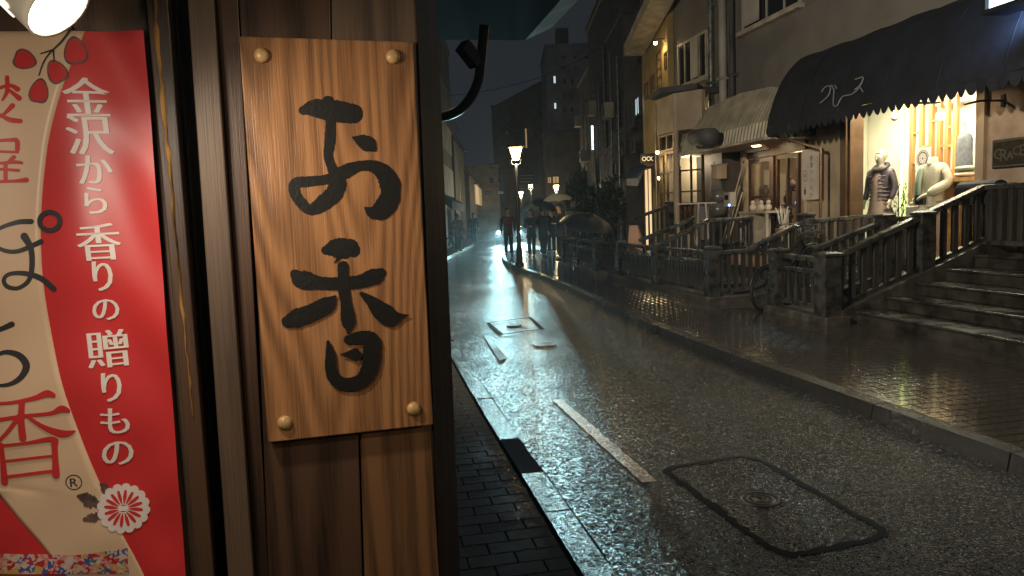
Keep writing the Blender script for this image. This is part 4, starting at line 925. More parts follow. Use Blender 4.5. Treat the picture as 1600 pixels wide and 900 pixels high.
# poster
Fp = STREET(WT + .76); a0, a1, z0, z1 = Fp.rect(1430, 231, 1455, 264)
ps = thing('poster', 'white poster with a round dark emblem hanging on the lattice', 'poster', Fp.pt((a0 + a1) / 2, z0))
MB().fbox(Fp, a0, a1, z0, z1, 0, .006).build('sheet', M['paper'], ps)
ac, zc = (a0 + a1) / 2, (z0 + z1) / 2; rg = MB()
for r0, r1 in [(.125, .14), (.085, .115), (0, .02)]:
    n = 28; vs = [Fp.pt(ac + math.cos(2 * math.pi * k / n) * r_, zc + math.sin(2 * math.pi * k / n) * r_, .008) for r_ in (r0, r1) for k in range(n)]
    rg.add(vs, [(k, (k + 1) % n, n + (k + 1) % n, n + k) for k in range(n)])
for k in range(10):
    a = k * math.pi / 5; rg.add([Fp.pt(ac + math.cos(a + e) * r_, zc + math.sin(a + e) * r_, .0085) for e, r_ in ((-.06, .03), (.06, .03), (.12, .075), (-.12, .075))], [(0, 1, 2, 3)])
rg.build('emblem', M['greyprint'], ps)
# hanging garment, bench + cushions
Fg = STREET(WT + .85)
gt = thing('garment', 'grey garment hanging at the right side of the lattice', 'garment', Fg.P(1508, 290))
g = MB(); prof = [(0, .04), (.05, .2), (.12, .26), (.5, .27), (.85, .32)]
aG, zG = Fg.px(1508, 205); rings = []
for z_, w_ in prof: 
    for k in range(14): a = 2 * math.pi * k / 14; rings.append(Fg.pt(aG + math.cos(a) * w_ * .5 * (1 + .12 * math.sin(a * 5)), zG - z_, math.sin(a) * w_ * .3))
g.add(rings, [(i * 14 + k, i * 14 + (k + 1) % 14, (i + 1) * 14 + (k + 1) % 14, (i + 1) * 14 + k) for i in range(4) for k in range(14)], True)
g.build('cloth', M['greycloth'], gt); MB().tube([Fg.pt(aG, zG + .02), Fg.pt(aG, zG + .1), Fg.pt(aG, zG + .14, .03)], .006, 6).build('hanger', M['chrome'], gt)
a0, a1, z0, z1 = Fg.rect(1497, 278, 1534, 283)
bh = thing('bench', 'pale shelf bench at the right of the shop window', 'bench', Fg.pt((a0 + a1) / 2, .7))
MB().fbox(Fg, a0 - .05, a1 + .1, z0, z0 + .06, -.25, .25).build('seat', M['lattice'], bh)
for a in (a0, a1): MB().fbox(Fg, a, a + .05, .62, z0 - .001, -.2, .2).build('leg', M['lattice'], bh)
for k, (dd, m_) in enumerate([(0, 'cushion'), (.1, 'paper')]):
    o = MB().sphere(Fg.pt((a0 + a1) / 2 + .02, z0 + .11 + (.0 if k else .09), .02), .2, 16, (1, .8, .22)).build('cushion', M['paper' if k else 'cushion'])
    tag(o, 'pale lower cushion on the shop bench' if k else 'sage green cushion on top of the pale one on the bench', 'cushion')

# ---- figures (people and mannequins)
def skinmesh(name, m_, parent, verts, edges, sub=1, root=0):
    me = bpy.data.meshes.new(name); me.from_pydata([tuple(v[0]) for v in verts], edges, []); me.materials.append(m_)
    o = bpy.data.objects.new(name, me); COL.objects.link(o); o.parent = parent
    md = o.modifiers.new('skin', 'SKIN'); md.use_smooth_shade = True
    for i, v in enumerate(verts):
        r_ = v[1]; sv = me.skin_vertices[0].data[i]; sv.radius = r_ if isinstance(r_, tuple) else (r_, r_); sv.use_root = (i == root)
    if sub: s_ = o.modifiers.new('sub', 'SUBSURF'); s_.levels = sub; s_.render_levels = sub
    return o
def figure(name, label, cat, loc, face, H=1.7, pose='stand', top='cloth_black', bottom='cloth_black', skin='skin', hair=True, head=True, arms=None, coat=.0, group=None, stride=.0, dress=None, legs=True, lean=0):
    """local axes: x to the figure's left, -y forward. face = direction of view"""
    t = thing(name, label, cat, loc, group); t.rotation_euler = (0, 0, math.atan2(face[1], face[0]) + math.pi / 2); ORG[t.name] = Vector((0, 0, 0))
    k = H / 1.7; V = lambda x, y, z: Vector((x * k, y * k, z * k))
    st = stride
    hipL, hipR = V(.085, 0, .88), V(-.085, 0, .88)
    kL, kR = V(.09, -st * .55 - .01, .47), V(-.09, st * .25 - .02, .47)
    aL, aR = V(.09, -st, .07 + 0), V(-.09, st, .08 + st * .15)
    tL, tR = V(.11, -st - .17, .03), V(-.11, st - .15, .025)
    A_ = arms or dict(L=[(.20, 0, 1.37), (.25, .02, 1.10), (.24, -.08, .86)], R=[(-.20, 0, 1.37), (-.25, .02, 1.10), (-.24, -.08, .86)])
    Lp = [V(*p) for p in A_['L']]; Rp = [V(*p) for p in A_['R']]
    # body: one continuous skin
    vs = [(V(0, 0, .93), .12 * k), (V(0, .005, 1.1), (.125 * k, .09 * k)), (V(0, .0, 1.3), (.15 * k, .10 * k)), (V(0, .005, 1.42), .066 * k), (V(0, -.008, 1.485), .052 * k)]
    es = [(0, 1), (1, 2), (2, 3), (3, 4)]
    if head:
        vs += [(V(0, -.02, 1.545), (.066 * k, .078 * k)), (V(0, -.012, 1.60), (.088 * k, .108 * k)), (V(0, -.004, 1.665), (.080 * k, .098 * k))]; es += [(4, 5), (5, 6), (6, 7)]
    def limb(base, pts, rs):
        i = base
        for p, r_ in zip(pts, rs): vs.append((p, r_ * k)); es.append((i, len(vs) - 1)); i = len(vs) - 1
        return i
    for P_, s_ in ((Lp, 1), (Rp, -1)):
        e = limb(2, P_, [.05, .038, .026])
        d = (P_[2] - P_[1]).normalized(); palm = P_[2] + d * .055 * k
        h = limb(e, [palm], [.026])
        sd = Vector((0, 1, 0)) if abs(d.y) < .7 else Vector((1, 0, 0)); sd = (sd - d * sd.dot(d)).normalized()
        for q, (o1, ln_) in enumerate([(-.027, .062), (-.009, .074), (.009, .070), (.026, .055)]):
            b = palm + sd * o1 * k; limb(h, [b + d * .03 * k, b + d * (.03 + ln_ * .6) * k + d.cross(sd) * .012 * k], [.0095, .0075])
        limb(e, [P_[2] + sd * -.038 * k + d * .03 * k, P_[2] + sd * -.05 * k + d * .065 * k], [.011, .009])
    for hp, kn, an, to in ((hipL, kL, aL, tL), (hipR, kR, aR, tR)): limb(0, [hp, kn, an, to], [.085, .055, .04, .035])
    skinmesh('body', M[skin], t, vs, es)
    if head:   # face details
        mb_ = MB(); mb_.sphere(V(0, -.105, 1.585), .015 * k, 8, (.8, 1.3, 1.5))
        mb_.build('nose', M[skin], t)
        for sx in (-1, 1):
            MB().sphere(V(.076 * sx, .0, 1.59), .024 * k, 8, (.4, .8, 1.2)).build('ear', M[skin], t)
            MB().sphere(V(.030 * sx, -.088, 1.612), .011 * k, 8, (1.2, .6, .7)).build('eye', M['hair'] if skin == 'skin' else M['greyprint'], t)
        MB().sphere(V(0, -.098, 1.545), .018 * k, 8, (1.2, .35, .3)).build('mouth', M['cloth_maroon'] if skin == 'skin' else M['greyprint'], t)
    if hair and head:
        hb = MB(); hb.sphere(V(0, .012, 1.635), .098 * k, 16, (.92, 1.02, .95))
        if hair == 'long': hb.sphere(V(0, .07, 1.55), .09 * k, 14, (1.0, .6, 1.6))
        ho = hb.build('hair', M['hair'] if skin == 'skin' else M['silver'], t)
        for v in ho.data.vertices:
            if v.co.y < -.055 * k and v.co.z < 1.65 * k: v.co.y = -.05 * k
    # clothes
    if top:
        c = [(V(0, 0, .86 - coat * .4), (.18 * k, .14 * k)), (V(0, .005, 1.06), (.165 * k, .125 * k)), (V(0, 0, 1.29), (.17 * k, .125 * k)), (V(0, .005, 1.41), (.10 * k, .08 * k)), (V(0, .003, 1.455), (.065 * k, .06 * k))]
        ce = [(0, 1), (1, 2), (2, 3), (3, 4)]
        if True: c.append((V(0, 0, .80 - coat), (.165 * k, .13 * k))); ce.append((0, len(c) - 1))
        for P_ in (Lp, Rp):
            i = 2
            for p, r_ in zip([P_[0], P_[1], P_[1].lerp(P_[2], .93)], [.072, .058, .042]): c.append((p, r_ * k)); ce.append((i, len(c) - 1)); i = len(c) - 1
        skinmesh('jacket' if not dress else 'coat', M[top], t, c, ce)
    if bottom and legs:
        c = [(V(0, 0, .93), (.135 * k, .105 * k)), (V(0, 0, 1.04), (.13 * k, .10 * k))]; ce = [(0, 1)]
        for hp, kn, an in ((hipL, kL, aL), (hipR, kR, aR)):
            i = 0
            for p, r_ in zip([hp, kn, an + V(0, 0, .0)], [.105, .082, .070]): c.append((p, r_ * k)); ce.append((i, len(c) - 1)); i = len(c) - 1
        skinmesh('trousers', M[bottom], t, c, ce)
    if skin == 'skin':
        for an, to in ((aL, tL), (aR, tR)):
            skinmesh('shoe', M['cloth_black'], t, [(an - V(0, -.03, .02), .045 * k), (an.lerp(to, .5) - V(0, 0, .015), .045 * k), (to, .038 * k)], [(0, 1), (1, 2)])
    return t
def umbrella(name, label, loc, r, m_, tilt=(0, 0), shaft=.75, ribs=8, handle=True):
    t = thing(name, label, 'umbrella', loc); t.rotation_euler = (tilt[0], tilt[1], 0); ORG[t.name] = Vector((0, 0, 0))
    n = ribs * 4; mb_ = MB(); vs = [Vector((0, 0, 0))]; rows = 7
    for i in range(1, rows + 1):
        u = i / rows; rr_ = r * math.sin(u * 1.25) / math.sin(1.25); z = -r * .48 * (1 - math.cos(u * 1.25)) / (1 - math.cos(1.25))
        for k in range(n):
            a = 2 * math.pi * k / n; sc = 1 - .06 * u * abs(math.sin(a * ribs / 2)); vs.append(Vector((math.cos(a) * rr_ * sc, math.sin(a) * rr_ * sc, z - .05 * u * abs(math.sin(a * ribs / 2)) * r * (1 - u) * 2 + .07 * u ** 3 * abs(math.sin(a * ribs / 2)) * r)))
    fs = [(0, 1 + k, 1 + (k + 1) % n) for k in range(n)] + [(1 + i * n + k, 1 + i * n + (k + 1) % n, 1 + (i + 1) * n + (k + 1) % n, 1 + (i + 1) * n + k) for i in range(rows - 1) for k in range(n)]
    mb_.add(vs, fs, True); mb_.build('canopy', m_, t, fix=False)
    for k in range(ribs):
        a = 2 * math.pi * k / ribs; d_ = Vector((math.cos(a), math.sin(a), 0))
        MB().tube([d_ * r * math.sin(u * 1.25) / math.sin(1.25) + ZZ * (-r * .48 * (1 - math.cos(u * 1.25)) / (1 - math.cos(1.25)) - .006) for u in (0, .33, .66, 1)], .004, 5).build('rib', M['chrome'], t)
    MB().tube([(0, 0, .05), (0, 0, -shaft)], .006, 6).build('shaft', M['chrome'], t)
    if handle: MB().tube([(0, 0, -shaft), (0, 0, -shaft - .08), (.03, 0, -shaft - .12), (.06, 0, -shaft - .09)], .011, 8).build('handle', M['blackmetal'], t)
    return t
def gp_(x, y, z=PV): v = G(x, y, z); v.z = z; return v

# mannequins
Fm = STREET(WT + .48)
a, _ = Fm.px(1376, 300); b1 = Fm.pt(a, .63)
kM = (Fm.px(1376, 237)[1] - .63) / 1.70
m1 = figure('mannequin', 'mannequin with grey head wearing a plum puffer coat over a taupe dress', 'mannequin', tuple(b1), (-VV - UU * .25), 1.7 * kM, top='puffer', bottom=None, skin='silver', hair=True, dress=True, coat=.12,
            arms=dict(L=[(.19, 0, 1.37), (.25, .02, 1.12), (.22, -.06, .90)], R=[(-.19, 0, 1.37), (-.26, .03, 1.12), (-.26, -.05, .90)]))
k = kM
dv = []; de = []
for i, (z_, w_) in enumerate([(1.40, .06), (1.25, .135), (1.0, .15), (.7, .19), (.35, .24)]): dv.append((Vector((.0, -.045 * k, z_ * k)), (w_ * k, w_ * .75 * k)))
skinmesh('dress', M['dress'], m1, dv, [(i, i + 1) for i in range(4)])
cl = MB()
for i in range(25):
    an_ = -2.5 + 5.0 * i / 24
cp_ = [Vector((math.sin(a_) * .105 * k, (-math.cos(a_) * .09 + .0) * k, (1.45 - .05 * math.cos(a_)) * k)) for a_ in [-2.9 + 5.8 * i / 16 for i in range(17)]]
MB().tube(cp_, [.035 * k + .012 * math.sin(i * 2.4) ** 2 for i in range(17)], 10).build('collar', M['puffer'], m1)
# quilting rolls across the coat
for j in range(9):
    z_ = (1.30 - j * .062) * k; rr_ = (.168 - .012 * math.sin(j)) * k * 1.02
    pts = [Vector((math.sin(a_) * rr_ * 1.0, -math.cos(a_) * rr_ * .82, z_ + .005 * math.sin(a_ * 9 + j * 3.1))) for a_ in [.35 + (2 * math.pi - .7) * i / 40 for i in range(41)]]
    MB().tube(pts, .013 * k, 6).build('quilt_roll', M['puffer'], m1)
hb = thing('handbag', 'small pale bag tag hanging from the left hand of the coat mannequin', 'bag', Fm.P(1357, 352)); 
c = Fm.P(1357, 345); MB().hexa([c + UU * a_ + VV * b_ + ZZ * z_ for z_ in (-.16, .04) for a_, b_ in ((-.09, -.03), (.09, -.03), (.09, .03), (-.09, .03))]).build('pouch', M['greycloth'], hb, bev=.02)
MB().tube([c + ZZ * .04 - UU * .05, c + ZZ * .22, c + ZZ * .04 + UU * .05], .006, 6).build('strap', M['blackmetal'], hb)
a, _ = Fm.px(1457, 300); b2 = Fm.pt(a, .63); k2 = (Fm.px(1457, 247)[1] - .63) / 1.50
m2 = figure('mannequin', 'headless mannequin in a cream knit sweater and taupe trousers with a small black bag', 'mannequin', tuple(b2), (-VV - UU * .1), 1.7 * k2, top='knit', bottom='dress', skin='silver', hair=False, head=False,
            arms=dict(L=[(.19, 0, 1.36), (.27, .02, 1.12), (.06, -.2, .96)], R=[(-.19, 0, 1.36), (-.25, .06, 1.12), (-.2, -.10, .92)]))
MB().lathe(Vector((0, 0, 1.42 * k2)), [(.085 * k2, 0), (.065 * k2, .06), (.06 * k2, .10), (.052 * k2, .10)], 16).build('neck_roll', M['knit'], m2, fix=False)
skinmesh('sleeve', M['knit'], m2, [(Vector((.19, 0, 1.36)) * k2, .08), (Vector((.27, .02, 1.13)) * k2, .085), (Vector((.16, -.15, 1.02)) * k2, .075), (Vector((.08, -.19, .97)) * k2, .05)], [(0, 1), (1, 2), (2, 3)])
skinmesh('shawl', M['cushion'], m2, [(Vector((-.1, -.1, 1.40)) * k2, (.06, .04)), (Vector((-.12, -.15, 1.15)) * k2, (.08, .045)), (Vector((-.15, -.14, .85)) * k2, (.10, .04))], [(0, 1), (1, 2)])
c = Vector((-.02, -.2, .92)) * k2
MB().hexa([c + Vector((x_, y_, z_)) for z_ in (-.1, .06) for x_, y_ in ((-.09, -.03), (.09, -.03), (.09, .03), (-.09, .03))]).build('shoulder_bag', M['blackmetal'], m2, bev=.015)
MB().tube([c + Vector((-.08, 0, .06)), Vector((-.10, -.13, 1.2)) * k2, Vector((-.09, -.02, 1.45)) * k2], .006, 6).build('bag_strap', M['blackmetal'], m2)
Fq = STREET(WT + .5); a, z = Fq.px(1438, 325)
hb2 = thing('shelf_box', 'small cream box stool beside the knit mannequin', 'box', Fq.pt(a, .62)); MB().fbox(Fq, a - .2, a + .16, .63, z + .04, -.15, .15).build('body', M['pinkwall'], hb2, bev=.02); MB().fbox(Fq, a - .16, a + .12, z + .042, z + .1, -.12, .12).build('folded_cloth', M['knit'], hb2, bev=.02)
# bamboo plant
def leafy(name, label, cat, base, h, rx, ry, n, m_, lw=.035, ll=.12, group=None, droop=.3, stems=4, seed=1, potm=None, stemm='bark'):
    t = thing(name, label, cat, tuple(base), group); r_ = random.Random(seed); lf_ = MB(); sm = MB(); base = Vector(base)
    z0 = .0
    if potm: MB().lathe(base, [(rx * .45, 0), (rx * .6, .22), (rx * .52, .22), (rx * .5, .19)], 16).build('pot', M[potm], t); z0 = .2
    tips = []
    for i in range(stems):
        a = r_.uniform(0, 6.28); tip = base + Vector((math.cos(a) * rx * .6, math.sin(a) * ry * .6, h * r_.uniform(.8, 1)))
        b0 = base + Vector((math.cos(a) * rx * .15, math.sin(a) * ry * .15, z0)); mid_ = b0.lerp(tip, .5) + Vector((r_.uniform(-.03, .03), 0, h * .05))
        sm.tube([b0, mid_, tip], [.012, .009, .004], 5); tips.append((b0, mid_, tip))
    for i in range(n):
        b0, mid_, tip = r_.choice(tips); u = r_.uniform(.25, 1); p = b0.lerp(mid_, u * 2) if u < .5 else mid_.lerp(tip, u * 2 - 1)
        p = p + Vector((r_.gauss(0, rx * .33), r_.gauss(0, ry * .33), r_.gauss(0, h * .03)))
        d_ = Vector((r_.uniform(-1, 1), r_.uniform(-1, 1), r_.uniform(-droop - .5, .5))).normalized(); s_ = d_.cross(ZZ).normalized() * lw * r_.uniform(.6, 1.2); L_ = ll * r_.uniform(.6, 1.3)
        lf_.add([p, p + d_ * L_ * .45 + s_ * .5, p + d_ * L_, p + d_ * L_ * .45 - s_ * .5], [(0, 1, 2, 3)])
    lf_.build('foliage', M[m_], t, fix=False); sm.build('stem', M[stemm], t); return t
Fb2 = STREET(WT + .8); leafy('bamboo_plant', 'slim bamboo plant standing at the light tube', 'plant', Fb2.pt(Fb2.px(1408, 300)[0], .63), 1.5, .32, .2, 170, 'leaf', .03, .16, seed=4, stems=6, potm='pot')
MB_r = MB(); c = Fq.P(1439, 384); 
o = MB().lathe(c, [(.05, 0), (.06, .02), (.06, .12), (.03, .14)], 12).build('red_can', M['redthing']); tag(o, 'small red can seen low through the stair railing', 'can')

# ---- GRACE plate and lamp arm
a0 = FW.px(1604, 240)[0] - .12; a1 = FW.px(1554, 240)[0]; z0 = FW.px(1580, 262)[1]; z1 = FW.px(1580, 216)[1]
gs = thing('name_plate', 'dark bronze plate reading GRACE on the pinkish stucco wall', 'sign', FW.pt((a0 + a1) / 2, z0))
MB().fbox(FW, a0, a1, z0, z1, .002, .05).build('plate', M['bronzeplate'], gs, bev=.02)
rim = MB(); 
for q in ((a0 + .02, a1 - .02, z0 + .02, z0 + .035), (a0 + .02, a1 - .02, z1 - .035, z1 - .02), (a0 + .02, a0 + .035, z0 + .036, z1 - .036), (a1 - .035, a1 - .02, z0 + .036, z1 - .036)): rim.fbox(FW, *q, .051, .058)
rim.build('rim', M['brassline'], gs)
gr = MB(); am = (a0 + a1) / 2
for i, (ch, s_, dz) in enumerate([('G', 1.0, .0), ('R', 1.15, -.02), ('A', .8, -.03), ('C', .8, .02), ('E', 1.0, .02)]):
    add_text(gr, ch, .20 * s_, FW.pt(a1 - .11 - i * (a1 - a0 - .16) / 4.85, (z0 + z1) / 2 + dz, .054), -UU, ZZ, -VV)
go = gr.build('lettering', M['brassline'], gs, fix=False); md = go.modifiers.new('s', 'SOLIDIFY'); md.thickness = .008
a, z = FW.px(1568, 157)
la = thing('wall_bracket', 'black iron bracket arm above the bronze plate', 'bracket', FW.pt(a, z)); MB().tube([FW.pt(a, z, 0), FW.pt(a, z, .35), FW.pt(a + .25, z - .01, .37)], .015, 8).build('arm', M['blackmetal'], la); MB().tube([FW.pt(a, z + .25, .2), FW.pt(a, z, .2)], .012, 8).build('stay', M['blackmetal'], la); MB().fbox(FW, a - .03, a + .03, z - .08, z + .08, .001, .015).build('wall_plate', M['blackmetal'], la)
spot('plate_downlight', FW.pt(9.0, 3.2, .5), FW.pt(8.2, 1.9, 0), 14, (1, .78, .52), 90, .8, .04)
# mailbox
Fx = STREET(8.0); a, z = Fx.px(1530, 305)
mb1 = thing('mailbox', 'black round-topped box fixed beyond the top of the stair railing', 'box', Fx.pt(a, z)); q = []
for k in range(9): an_ = math.pi * k / 8; q.append(F(a + .28, 8.0 + math.cos(an_) * .13, z + .06 + math.sin(an_) * .13))
q = [F(a + .28, 8.13, z - .12)] + q + [F(a + .28, 7.87, z - .12)]
MB().prism(q, -UU, .62).build('body', M['awning'], mb1); MB().bar(F(a - .2, 8.0, .9), F(a - .2, 8.0, z - .121), .05).build('leg', M['blackmetal'], mb1); MB().bar(F(a + .15, 8.0, .55), F(a + .15, 8.0, z - .121), .05).build('leg', M['blackmetal'], mb1)

# ---- black awning of the dress shop (quarter barrel with scalloped valance)
aw = thing('awning', 'big black scalloped canvas awning lettered in thin white strokes', 'awning', F(10, 8, 3))
prof = [(8.34, 4.30), (8.05, 4.27), (7.80, 4.10), (7.60, 3.85), (7.45, 3.55), (7.33, 3.2), (7.29, 3.0)]
prof = [(p.x, p.y) for p in cr_spline([Vector((a, b, 0)) for a, b in prof], 4)]
sL, sR = 12.55, 5.5
def awn_pt(s_, i): return F(s_, prof[i][0], prof[i][1])
mb_ = MB(); ns = 26; vs = []
for j in range(ns + 1):
    s_ = sR + (sL - sR) * j / ns
    sg = .014 * math.sin(j * 1.9) + .01 * math.sin(j * .7)
    for i in range(len(prof)): vs.append(F(s_, prof[i][0] - sg * math.sin(i / len(prof) * math.pi), prof[i][1] - sg))
n = len(prof); mb_.add(vs, [(j * n + i, j * n + i + 1, (j + 1) * n + i + 1, (j + 1) * n + i) for j in range(ns) for i in range(n - 1)], True)
ca = mb_.build('canopy', M['awning'], aw, fix=False)
for s_ in [sR + .9 + 1.02 * i for i in range(6)]:
    MB().tube([F(s_, a - .004, b) for a, b in prof], .008, 5).build('seam', M['awning'], aw)

mb_ = MB(); mb_.prism([F(sL, a, b) for a, b in prof] + [F(sL, 8.34, 3.0)], UU, .004); mb_.build('end_panel', M['awning'], aw)
# valances: front and the end
def valance(p0, p1, n, name, drop=.17):
    mb_ = MB(); vs = []; m__ = n * 8
    for k in range(m__ + 1):
        u = k / m__; p = p0.lerp(p1, u); dz = drop * (.48 + .52 * abs(math.sin(u * n * math.pi)) ** .8); o2 = (VV * .012 * math.sin(u * n * 3.3))
        vs += [p, p - ZZ * dz + o2]
    mb_.add(vs, [(2 * k, 2 * k + 1, 2 * k + 3, 2 * k + 2) for k in range(m__)], True); return mb_.build(name, M['awning'], aw, fix=False)
valance(F(sL + .006, 7.285, 3.0), F(sR, 7.285, 3.0), 46, 'valance'); valance(F(sL + .006, 8.3, 3.02), F(sL + .006, 7.285, 3.0), 7, 'end_valance')
MB().bar(F(sR, 7.31, 3.0), F(sL - .02, 7.31, 3.0), .03).build('front_bar', M['blackmetal'], aw)
for s_ in (sL - .03, 9.6, 7): MB().bar(F(s_, 7.33, 3.0), F(s_, 8.34, 3.0), .03).build('side_arm', M['blackmetal'], aw)
# lettering on the curved canvas: グレース in thin script strokes
def awn_proj(x, y):
    best = None; r_ = ray(x, y)
    for i in range(len(prof) - 1):
        p0 = F(0, *prof[i]); p1 = F(0, *prof[i + 1]); nrm = UU.cross(p1 - p0).normalized()
        if nrm.dot(VV) > 0: nrm = -nrm
        k_ = (p0 - CAM).dot(nrm) / r_.dot(nrm); p = CAM + r_ * k_; w = (p - p0).dot((p1 - p0)) / (p1 - p0).length_squared
        if -.02 <= w <= 1.02 and k_ > 0: return p + nrm * .03
    return None
mb_ = MB()
for s_ in ([(1286, 145, 3), (1292, 137, 3.4), (1300, 136, 3.6), (1297, 150, 3.4), (1284, 162, 3)], [(1302, 134, 2.6), (1305, 140, 2.4)], [(1307, 134, 2.6), (1310, 139, 2.4)],
           [(1306, 140, 3.4), (1305, 164, 3.6), (1311, 165, 3.2), (1319, 152, 3.2), (1334, 148, 3.4), (1345, 139, 3.4)], [(1339, 125, 3), (1351, 122, 3.4), (1347, 134, 3), (1338, 141, 2.6)], [(1346, 136, 3), (1351, 144, 2.8)]):
    pts = [p for p in (awn_proj(x, y) for x, y, w in s_) if p is not None]
    if len(pts) > 1: mb_.tube(cr_spline(pts, 5) if len(pts) > 2 else pts, .012, 6)
mb_.build('lettering', M['awnmark'], aw)

# ---- lit box sign at the upper right corner
FS = STREET(7.0); a0 = FS.px(1640, 0)[0]; a1 = FS.px(1541, 5)[0]; z0 = FS.px(1575, 13)[1]
ls = thing('light_box', 'glowing pale blue box sign at the top right corner', 'sign', FS.pt(a1, z0))
MB().fbox(FS, a0 - 1, a1, z0, z0 + .05, -.28, .06).build('bottom_frame', M['blackmetal'], ls); MB().fbox(FS, a1 - .05, a1, z0 + .051, z0 + 1.0, -.28, .06).build('side_frame', M['blackmetal'], ls)
MB().fbox(FS, a0 - 1, a1 - .06, z0 + .06, z0 + 1.0, -.24, .02).build('lit_face', M['coolsign'], ls)
spot('box_sign_spill', FS.pt(a1 - .2, z0 + .02, -.32), F(8.9, 7.7, 3.7), 60, (.30, .50, 1), 165, .9, .1)

# ---- corrugated canopy of the cafe
cc = thing('canopy', 'cream corrugated metal canopy sloping over the cafe front', 'canopy', F(15, 7.3, 2.9))
s0c, s1c = 12.62, 16.95; zb_, zt_ = 2.86, 3.95
mb_ = MB(); n = int((s1c - s0c) / .042); vs = []
import bisect
def ctop(s_):
    T_ = [(12.5, 3.72), (13.2, 3.86), (14.4, 3.94), (15.8, 3.86), (16.3, 3.68), (16.7, 3.45), (17.0, 3.2)]
    return interp(T_, s_)
for k in range(n + 1):
    s_ = s0c + (s1c - s0c) * k / n; e = (.05 if k % 3 == 0 else 0)
    f = min(1, (s1c - s_) / 1.9); top = zb_ + .38 + (zt_ - zb_ - .38) * f; tt = 7.3 + .12 + (8.3 - 7.42) * f
    vs += [F(s_, 7.3 + e, zb_), F(s_, 7.36 + e, zb_ + .3), F(s_, 7.44 + .42 * (ctop(s_) - zb_ - .3) + e, ctop(s_))]
mb_.add(vs, [(3 * k + j, 3 * k + j + 1, 3 * k + 4 + j, 3 * k + 3 + j) for k in range(n) for j in (0, 1)]); mb_.build('corrugated_sheet', M['corrug'], cc, fix=False)
MB().sbox(s0c, s1c, 7.27, 7.33, zb_ - .05, zb_ - .001).build('edge_trim', M['fascia'], cc)
MB().sbox(s0c, s1c, 7.335, 8.34, zb_ - .04, zb_ - .01).build('soffit', M['beige'], cc)
MB().lathe(F(14.0, 7.9, zb_ - .041), [(.09, 0), (.08, -.012), (0, -.014)], 14).build('downlight', M['bulbwarm'], cc)
spot('cafe_downlight', F(14.0, 7.9, zb_ - .07), F(14.0, 7.8, 0), 26, (1, .74, .45), 140, .8, .08)
spot('cafe_sign_light', F(12.9, 7.7, 2.9), F(12.5, 8.3, 1.8), 16, (1, .85, .65), 80, .7, .04)
MB().tube([F(12.9, 7.7, 2.95), F(12.8, 7.85, 2.75)], [.035, .045], 10).build('sign_spot', M['fascia'], cc)

# ---- cafe front: joinery, panes, interior
cf = thing('cafe_front', 'cafe frontage with dark wooden windows and door below the canopy', 'shop', F(14.3, 8.3, .5))
FF = STREET(8.3)
MB().sbox(12.9, 15.7, 9.6, 9.7, .5, 2.9).build('interior_wall', M['pinkwall'], cf); MB().sbox(12.9, 15.7, 8.4, 9.6, .46, .5).build('interior_floor', M['brownwood'], cf)
MB().sbox(12.88, 12.9, 8.36, 9.6, .5, 2.9).build('side_wall', M['pinkwall'], cf); MB().sbox(15.61, 15.63, 8.36, 9.6, .5, 2.9).build('side_wall', M['pinkwall'], cf)
MB().sbox(12.9, 15.6, 8.28, 8.4, 2.62, 2.82).build('lintel', M['brownwood'], cf)
def wj(x0, x1, z0, z1, pane='glass', **kw):
    a = FF.px(x0, 290)[0]; b_ = FF.px(x1, 290)[0]; return window(cf, FF, b_, a, z0, z1, -.05, pane, 'brownwood', .08, **kw)
wj(1172, 1206, 1.2, 2.6, trans=(.42,)); wj(1212, 1248, .52, 2.6, trans=(.5,), mull=(.5,))
a = FF.px(1209, 290)[0]; MB().fbox(FF, a - .05, a + .05, .5, 2.6, -.05, .04).build('door_post', M['brownwood'], cf)
a = FF.px(1172, 290)[0]; b_ = FF.px(1206, 290)[0]; MB().fbox(FF, b_, a, .5, 1.19, -.05, .03).build('panel', M['brownwood'], cf)
a = FF.px(1166, 290)[0]; MB().fbox(FF, a - .06, a + .06, .5, 2.75, -.02, .1).build('white_post', M['fascia'], cf)
MB().fbox(FF, a - 1.0, a + .06, 2.751, 2.82, .0, .1).build('white_head', M['fascia'], cf)
pointlight('cafe_interior_light', F(14.2, 9.0, 2.4), 20, (1, .68, .38), .12)
for x, y, s_ in [(1178, 300, 1), (1236, 290, 1), (1230, 312, .7), (1196, 300, .8)]: # displayed objects inside
    a, z = STREET(8.9).px(x, y); c = F(a, 8.9, z - .1)
    o = thing('vase', {1178: 'dim round vase behind the left cafe window', 1236: 'painted round vase behind the cafe door glass', 1230: 'small low vase behind the cafe door glass', 1196: 'slim vase behind the left cafe window'}[x], 'vase', tuple(c))
    MB().lathe(c, [(.05 * s_, 0), (.11 * s_, .08), (.10 * s_, .16), (.04 * s_, .22), (.055 * s_, .26)], 14).build('body', M['greyprint'], o)
    MB().lathe(c - ZZ * .02, [(.13, 0), (.13, .018)], 12).build('stand', M['brownwood'], o); MB().tube([c - ZZ * .02, (c.x, c.y, .5)], .02, 6).build('stem', M['brownwood'], o)
